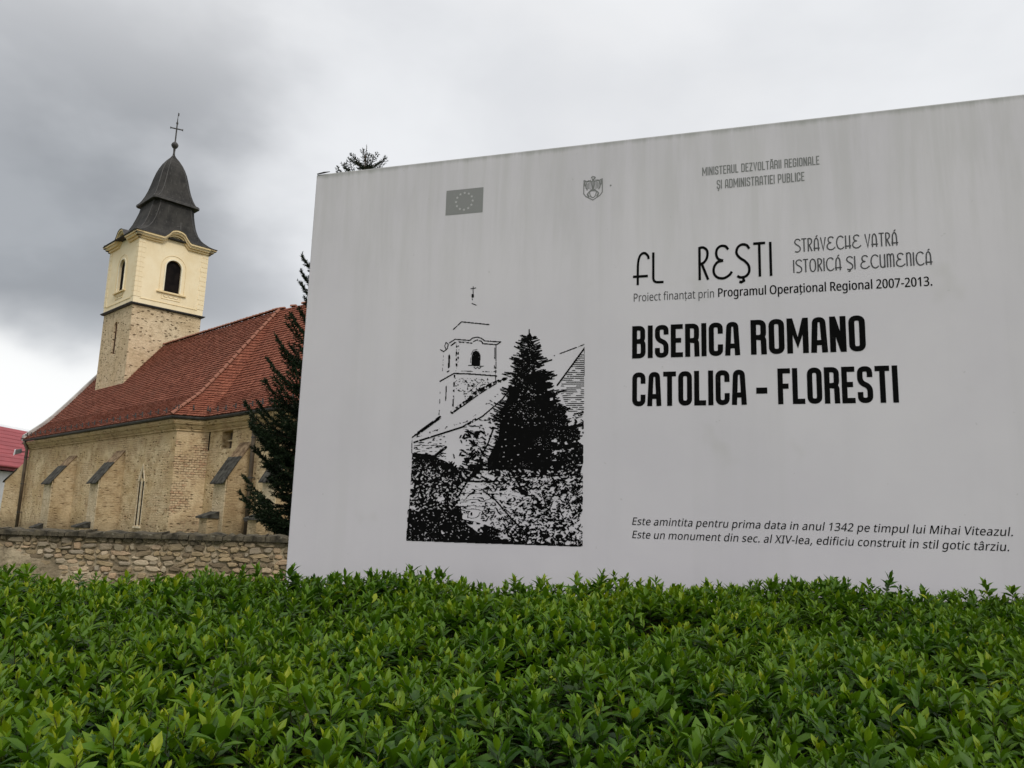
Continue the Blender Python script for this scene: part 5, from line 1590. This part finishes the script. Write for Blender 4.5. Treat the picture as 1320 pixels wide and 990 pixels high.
px = V[:, 0] / SC + PX0; py = V[:, 1] / SC + PY0
D = np.stack([(px - 660) / 1030, -(py - 495) / 1030, -np.ones(len(px))], 1) @ CR.T
tt = ((P0 - EYE) @ SN) / (D @ SN)
PW = EYE + D * tt[:, None] - P0
sv = PW @ S2; zv = PW[:, 2] + P0[2]
me = big_mesh('printed_picture', np.stack([sv, np.full(len(sv), -0.0018), zv], 1), np.array(faces), M['ink'])
link('printed_picture', me, sign)['label'] = 'black and white print of the church behind a spruce and bushes'

# ------------------------------------------------------------------ spruce tree
TX, TY, TZ = -4.09, 20.0, 11.55
tree = thing('spruce_tree', 'dark green spruce rising behind the sign, its upturned branches showing at the left edge', 'tree', (TX, TY, 0))
mb = MB(); mb.tube([(0, 0, -0.1), (0.02, 0, 3), (0, 0.02, 7), (0, 0, 10), (-.01, 0, TZ - .3)], [.20, .16, .10, .045, .012], 10)
mb.build('trunk', M['bark'], tree, smooth=True)
nv, nf, na = [], [], []
r = np.random.default_rng(3)
stick = MB()


def needles(p0, p1, dens=95, ln=0.066, wd=0.026):
    dens *= 1.1
    """needle triangles along the twig p0-p1"""
    d = p1 - p0; L = np.linalg.norm(d)
    if L < 1e-4: return
    n = max(6, int(L * dens)); d = d / L
    t = r.random(n) ** .9
    base = p0 + np.outer(t * L, d)
    v = r.normal(size=(n, 3)); v -= np.outer(v @ d, d); v /= np.linalg.norm(v, axis=1)[:, None]
    dirn = v * .75 + d * .75; dirn /= np.linalg.norm(dirn, axis=1)[:, None]
    sd_ = np.cross(dirn, r.normal(size=(n, 3))); sd_ /= np.linalg.norm(sd_, axis=1)[:, None]
    l = ln * r.uniform(.7, 1.25, n)[:, None]
    nv.append(np.stack([base - sd_ * wd / 2, base + sd_ * wd / 2, base + dirn * l], 1).reshape(-1, 3))
    na.append(np.clip(r.normal(.45, .25, n), 0, 1))


def crown_r(z):
    return float(np.interp(z, [1.0, 1.7, 2.5, 3.1, 3.5, 4.1, 5.0, 6.5, 8.5, 10.0, 11.0, 11.5], [.9, 1.6, 2.45, 2.3, 2.2, 2.62, 2.20, 1.80, 1.42, 1.0, .48, .05]))


z = 1.2
wh = 0
while z < 11.05:
    nb = 17 if z < 5.2 else (9 if z < 9 else 8)
    ph = r.uniform(0, 6.28)
    for k in range(nb):
        az_ = ph + 2 * math.pi * k / nb + r.uniform(-.22, .22)
        zz = z + r.uniform(-.07, .07)
        nk = 1.0 if zz < 9.6 else .75
        Rr = crown_r(zz) * r.uniform(.80, 1.06)
        hz = np.array([math.cos(az_), math.sin(az_), 0]); sdv = np.array([-hz[1], hz[0], 0])
        pts = []
        up_ = np.interp(zz, [1, 5, 6.5, 9, 11], [.0, .02, .22, .5, .95])
        for i in range(10):
            t = i / 9
            rad = Rr * t
            dz_ = Rr * (-(.40 - up_ * .5) * math.sin(t * math.pi * .8) + up_ * .35 * t + float(np.interp(zz, [4.5, 6.5], [.16, .34])) * t ** 3)
            pts.append(hz * rad + np.array([0, 0, zz - .1 + dz_]) + sdv * .05 * math.sin(t * 5 + k))
        # branch wood
        stick.tube([tuple(p) for p in pts], [max(.006, .032 * (1 - i / 9) * (Rr / 2.6) + .005) for i in range(10)], 5, cap=False)
        for i in range(9):
            p0, p1 = pts[i], pts[i + 1]; seg_l = np.linalg.norm(p1 - p0)
            if i > 2 or zz > 8: needles(p0, p1, 150 * nk, .066 * nk, .026 * nk)
            fwd = (p1 - p0) / seg_l
            nsub = max(1, int(seg_l / .058))
            for q in range(nsub):
                if i < 1 and Rr > 1: continue
                t = (i + q / nsub) / 9
                b0 = p0 + (p1 - p0) * (q / nsub)
                for sg_ in (-1, 1):
                    ll = (0.12 + .70 * (1 - t) * min(1, t * 3.0)) * (Rr / 2.4) * r.uniform(.6, 1.15) + .05
                    dr = sdv * sg_ * r.uniform(.6, .9) + fwd * .75 + np.array([0, 0, r.uniform(-.85, .12) if zz < 5.5 else r.uniform(-.42, .22)])
                    dr /= np.linalg.norm(dr)
                    e = b0 + dr * ll
                    m_ = b0 + dr * ll * .55 + np.array([0, 0, -.02])
                    e = e + np.array([0, 0, .06 * ll])
                    needles(b0, m_, 88 * nk, .066 * nk, .026 * nk); needles(m_, e, 105 * nk, .066 * nk, .026 * nk)
                    if ll > .3:
                        for s2 in (-1, 1):
                            d3 = dr * .7 + np.cross(dr, (0, 0, 1)) * s2 * .8; needles(m_, m_ + d3 * ll * .38, 88 * nk, .066 * nk, .026 * nk)
    z += float(np.interp(z, [1, 6, 10], [.38, .50, .30]))
    wh += 1
# leaders at the top
for a_, l_, zz in ((0, .42, 11.1), (1.8, .34, 10.98), (3.9, .38, 11.0), (.6, .32, 10.85), (5.2, .3, 10.75), (2.7, .3, 10.7)):
    tip = np.array([math.cos(a_) * .13 * (0 if a_ == 0 else 1), math.sin(a_) * .1, zz + l_]); b0 = np.array([0, 0, zz - .1])
    stick.tube([tuple(b0), tuple(tip)], [.012, .004], 5); needles(b0, tip, 80, .030, .012)
nv = np.concatenate(nv); na = np.concatenate(na)
me = big_mesh('crown', nv, np.arange(len(nv)).reshape(-1, 3), M['needle'], na)
cr = link('crown', me, tree)
stick.build('branches', M['bark'], cr)

# ------------------------------------------------------------------ hedge
hedge = thing('hedge', 'broad leafy green privet hedge filling the foreground below the sign', 'hedge', (0, 3.2, 0))
HR = np.random.default_rng(21)


def lump(x, y):
    return (0.030 * np.sin(x * 2.3 + 1.0) * np.cos(y * 1.7) + 0.022 * np.sin(x * 5.1 + y * 2.2) + 0.020 * np.cos(y * 4.7 - x * 1.9 + .6) + 0.013 * np.sin(x * 9.7 - y * 7.3))


def top(x, y):
    base = np.interp(y, [1.0, 2.0, 3.2, 4.6, 5.1, 5.4], [0.99, 1.03, 1.12, 1.245, 1.285, 1.25])
    base = base + np.interp(x, [-4.5, -3, 0, 1.2, 3.2, 5], [-.085, -.075, -.02, .01, -.04, -.06]) * np.interp(y, [2, 5], [.25, 1])
    return base + lump(x, y)


FAR = 5.12
# shoot positions: jittered grid over the part the photograph sees, with a margin
sp_pts = []
step = 0.061
for yy in np.arange(1.15, FAR, step):
    hw_ = .70 * yy + 1.0
    for xx in np.arange(-hw_, hw_, step):
        sp_pts.append((xx, yy))
sp_pts = np.array(sp_pts) + HR.uniform(-.5, .5, (len(sp_pts), 2)) * step
# leaves: template is a folded, slightly curved blade, 8 verts, 6 quads->tris kept as 3-vertex faces
TL = np.array([[0, 0, 0], [-.30, .28, .05], [0, .30, -.03], [.30, .28, .05], [-.31, .62, .04], [0, .66, -.035], [.31, .62, .04], [0, 1.0, -.10]], float)
TF = np.array([[0, 2, 1], [0, 3, 2], [1, 2, 5], [1, 5, 4], [2, 3, 6], [2, 6, 5], [4, 5, 7], [5, 6, 7]])
pos, dirs, ups, lens, wid, tint = [], [], [], [], [], []
stems = []
n = len(sp_pts)
hgt = top(sp_pts[:, 0], sp_pts[:, 1]) + HR.normal(0, .024, n)
spike = HR.random(n) < .035
hgt = hgt + np.where(spike, HR.uniform(.03, .085, n), 0)
hole = (np.sin(sp_pts[:, 0] * 3.3 + 2) * np.sin(sp_pts[:, 1] * 4.1 + 1) + .5 * np.sin(sp_pts[:, 0] * 8.1 - sp_pts[:, 1] * 6)) > 0.98
hgt = hgt - np.where(hole, .10, 0)
lean = HR.normal(0, .26, (n, 2))
vig = HR.uniform(.66, 1.28, n)
yel = np.clip(HR.normal(.5, .26, n) + .22 * np.sin(sp_pts[:, 0] * 1.9 + .4) * np.cos(sp_pts[:, 1] * 1.3), 0, 1)
for lay in range(9):             # leaf pairs down each shoot, crossed
    f = lay / 8
    for side in range(2):
        azm = (lay % 2) * math.pi / 2 + side * math.pi + HR.uniform(-.5, .5, n)
        elev = np.radians(np.interp(f, [0, .2, .5, 1], [72, 50, 30, 6])) + HR.normal(0, .20, n)
        down = 0.004 + f * HR.uniform(.10, .15, n)
        ax = np.stack([lean[:, 0], lean[:, 1], np.ones(n)], 1); ax /= np.linalg.norm(ax, axis=1)[:, None]
        p = np.stack([sp_pts[:, 0], sp_pts[:, 1], hgt], 1) - ax * (down + .02)[:, None]
        ce = np.cos(elev)
        d = np.stack([ce * np.cos(azm), ce * np.sin(azm), np.sin(elev)], 1) + np.stack([lean[:, 0], lean[:, 1], 0 * lean[:, 0]], 1) * .6
        d /= np.linalg.norm(d, axis=1)[:, None]
        u = np.stack([-np.sin(elev) * np.cos(azm), -np.sin(elev) * np.sin(azm), ce], 1) + HR.normal(0, .22, (n, 3))
        pos.append(p); dirs.append(d); ups.append(u)
        lens.append(vig * np.interp(f, [0, .12, .35, 1], [.028, .049, .065, .068]) * HR.uniform(.78, 1.22, n))
        wid.append(HR.uniform(.82, 1.12, n) * np.interp(f, [0, .2, 1], [.47, .57, .70]))
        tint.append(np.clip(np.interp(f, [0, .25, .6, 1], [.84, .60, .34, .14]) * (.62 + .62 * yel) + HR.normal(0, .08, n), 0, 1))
pos, dirs, ups = np.concatenate(pos), np.concatenate(dirs), np.concatenate(ups)
lens, wid, tint = np.concatenate(lens), np.concatenate(wid), np.concatenate(tint)
odd = HR.random(len(pos)) < .012
tint = np.where(odd, 1.0, tint)
keep = HR.random(len(pos)) < .92
pos, dirs, ups, lens, wid, tint = [a[keep] for a in (pos, dirs, ups, lens, wid, tint)]
side_ = np.cross(dirs, ups); side_ /= np.linalg.norm(side_, axis=1)[:, None]
upv = np.cross(side_, dirs)
H0 = np.array([0, 3.2, 0])
# the three hundred leaves that show largest are objects of their own
q = (pos - EYE) @ CR
inx = np.abs(q[:, 0] / -q[:, 2]) < .64
iny = (q[:, 1] / -q[:, 2] > -.485)
face_on = np.abs((upv * (pos - EYE) / np.linalg.norm(pos - EYE, axis=1)[:, None]).sum(1))
dep = top(pos[:, 0], pos[:, 1]) - pos[:, 2]
score = lens * lens / (q[:, 2] ** 2) * (.3 + face_on) * (dep < .055) * inx * iny
order = np.argsort(-score)[:300]
lm_ = MB(); lm_.v = [tuple(p) for p in TL]; lm_.f = [tuple(f) for f in TF]; lm_.c = [.5] * 8
leaf_meshes = []
for k in range(10):
    lm_.c = [k / 9] * 8
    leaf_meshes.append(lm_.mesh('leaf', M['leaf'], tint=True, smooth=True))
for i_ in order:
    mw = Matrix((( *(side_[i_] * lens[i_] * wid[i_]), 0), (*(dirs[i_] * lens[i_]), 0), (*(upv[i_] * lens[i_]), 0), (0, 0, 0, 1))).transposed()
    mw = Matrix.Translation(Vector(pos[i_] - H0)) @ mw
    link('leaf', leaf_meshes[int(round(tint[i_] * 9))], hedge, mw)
rest_m = np.ones(len(pos), bool); rest_m[order] = False
pos, dirs, upv, side_, lens, wid, tint = [a[rest_m] for a in (pos, dirs, upv, side_, lens, wid, tint)]
nl = len(pos)
Vv = (pos - H0)[:, None, :] + (side_ * (lens * wid)[:, None])[:, None, :] * TL[None, :, 0:1] + (dirs * lens[:, None])[:, None, :] * TL[None, :, 1:2] + (upv * lens[:, None])[:, None, :] * TL[None, :, 2:3]
Ff = (np.arange(nl) * 8)[:, None, None] + TF[None]
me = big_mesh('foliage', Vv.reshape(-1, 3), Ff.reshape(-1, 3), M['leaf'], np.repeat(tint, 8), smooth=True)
fo = link('foliage', me, hedge); fo['kind'] = 'stuff'
# stems: slim three-sided prisms
sv_, sf_ = [], []
ax = np.stack([lean[:, 0], lean[:, 1], np.ones(n)], 1)
tp = np.stack([sp_pts[:, 0], sp_pts[:, 1], hgt - .015], 1) - H0
bt_ = tp - ax * .26
for k in range(3):
    o3 = np.array([math.cos(k * 2.09), math.sin(k * 2.09), 0])
    sv_.append(bt_ + o3 * .0030); sv_.append(tp + o3 * .0012)
sv_ = np.stack(sv_, 1).reshape(-1, 3)
ff = np.array([[0, 2, 3, 1], [2, 4, 5, 3], [4, 0, 1, 5]])
sf_ = ((np.arange(n) * 6)[:, None, None] + ff[None]).reshape(-1, 4)
o = link('twigs', big_mesh('twigs', sv_, sf_, M['twig']), hedge); o['kind'] = 'stuff'
# dense shaded inner mass of old twigs, well below the leaf tips
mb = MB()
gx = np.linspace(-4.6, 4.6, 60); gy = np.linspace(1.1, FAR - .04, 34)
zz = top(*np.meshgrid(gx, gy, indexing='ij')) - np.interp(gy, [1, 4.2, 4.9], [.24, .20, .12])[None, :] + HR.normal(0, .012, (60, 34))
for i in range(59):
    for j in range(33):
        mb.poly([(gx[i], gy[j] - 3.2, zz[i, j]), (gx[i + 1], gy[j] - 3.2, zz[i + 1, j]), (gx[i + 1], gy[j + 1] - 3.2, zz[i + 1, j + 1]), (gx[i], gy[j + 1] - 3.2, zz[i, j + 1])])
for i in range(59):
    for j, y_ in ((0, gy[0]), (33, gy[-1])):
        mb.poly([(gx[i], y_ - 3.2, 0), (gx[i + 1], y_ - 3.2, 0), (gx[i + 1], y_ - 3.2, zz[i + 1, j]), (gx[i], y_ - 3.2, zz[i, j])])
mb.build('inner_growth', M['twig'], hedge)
print('objects', len(bpy.data.objects), 'tris approx', sum(len(o.data.polygons) for o in bpy.data.objects if o.type == 'MESH'))
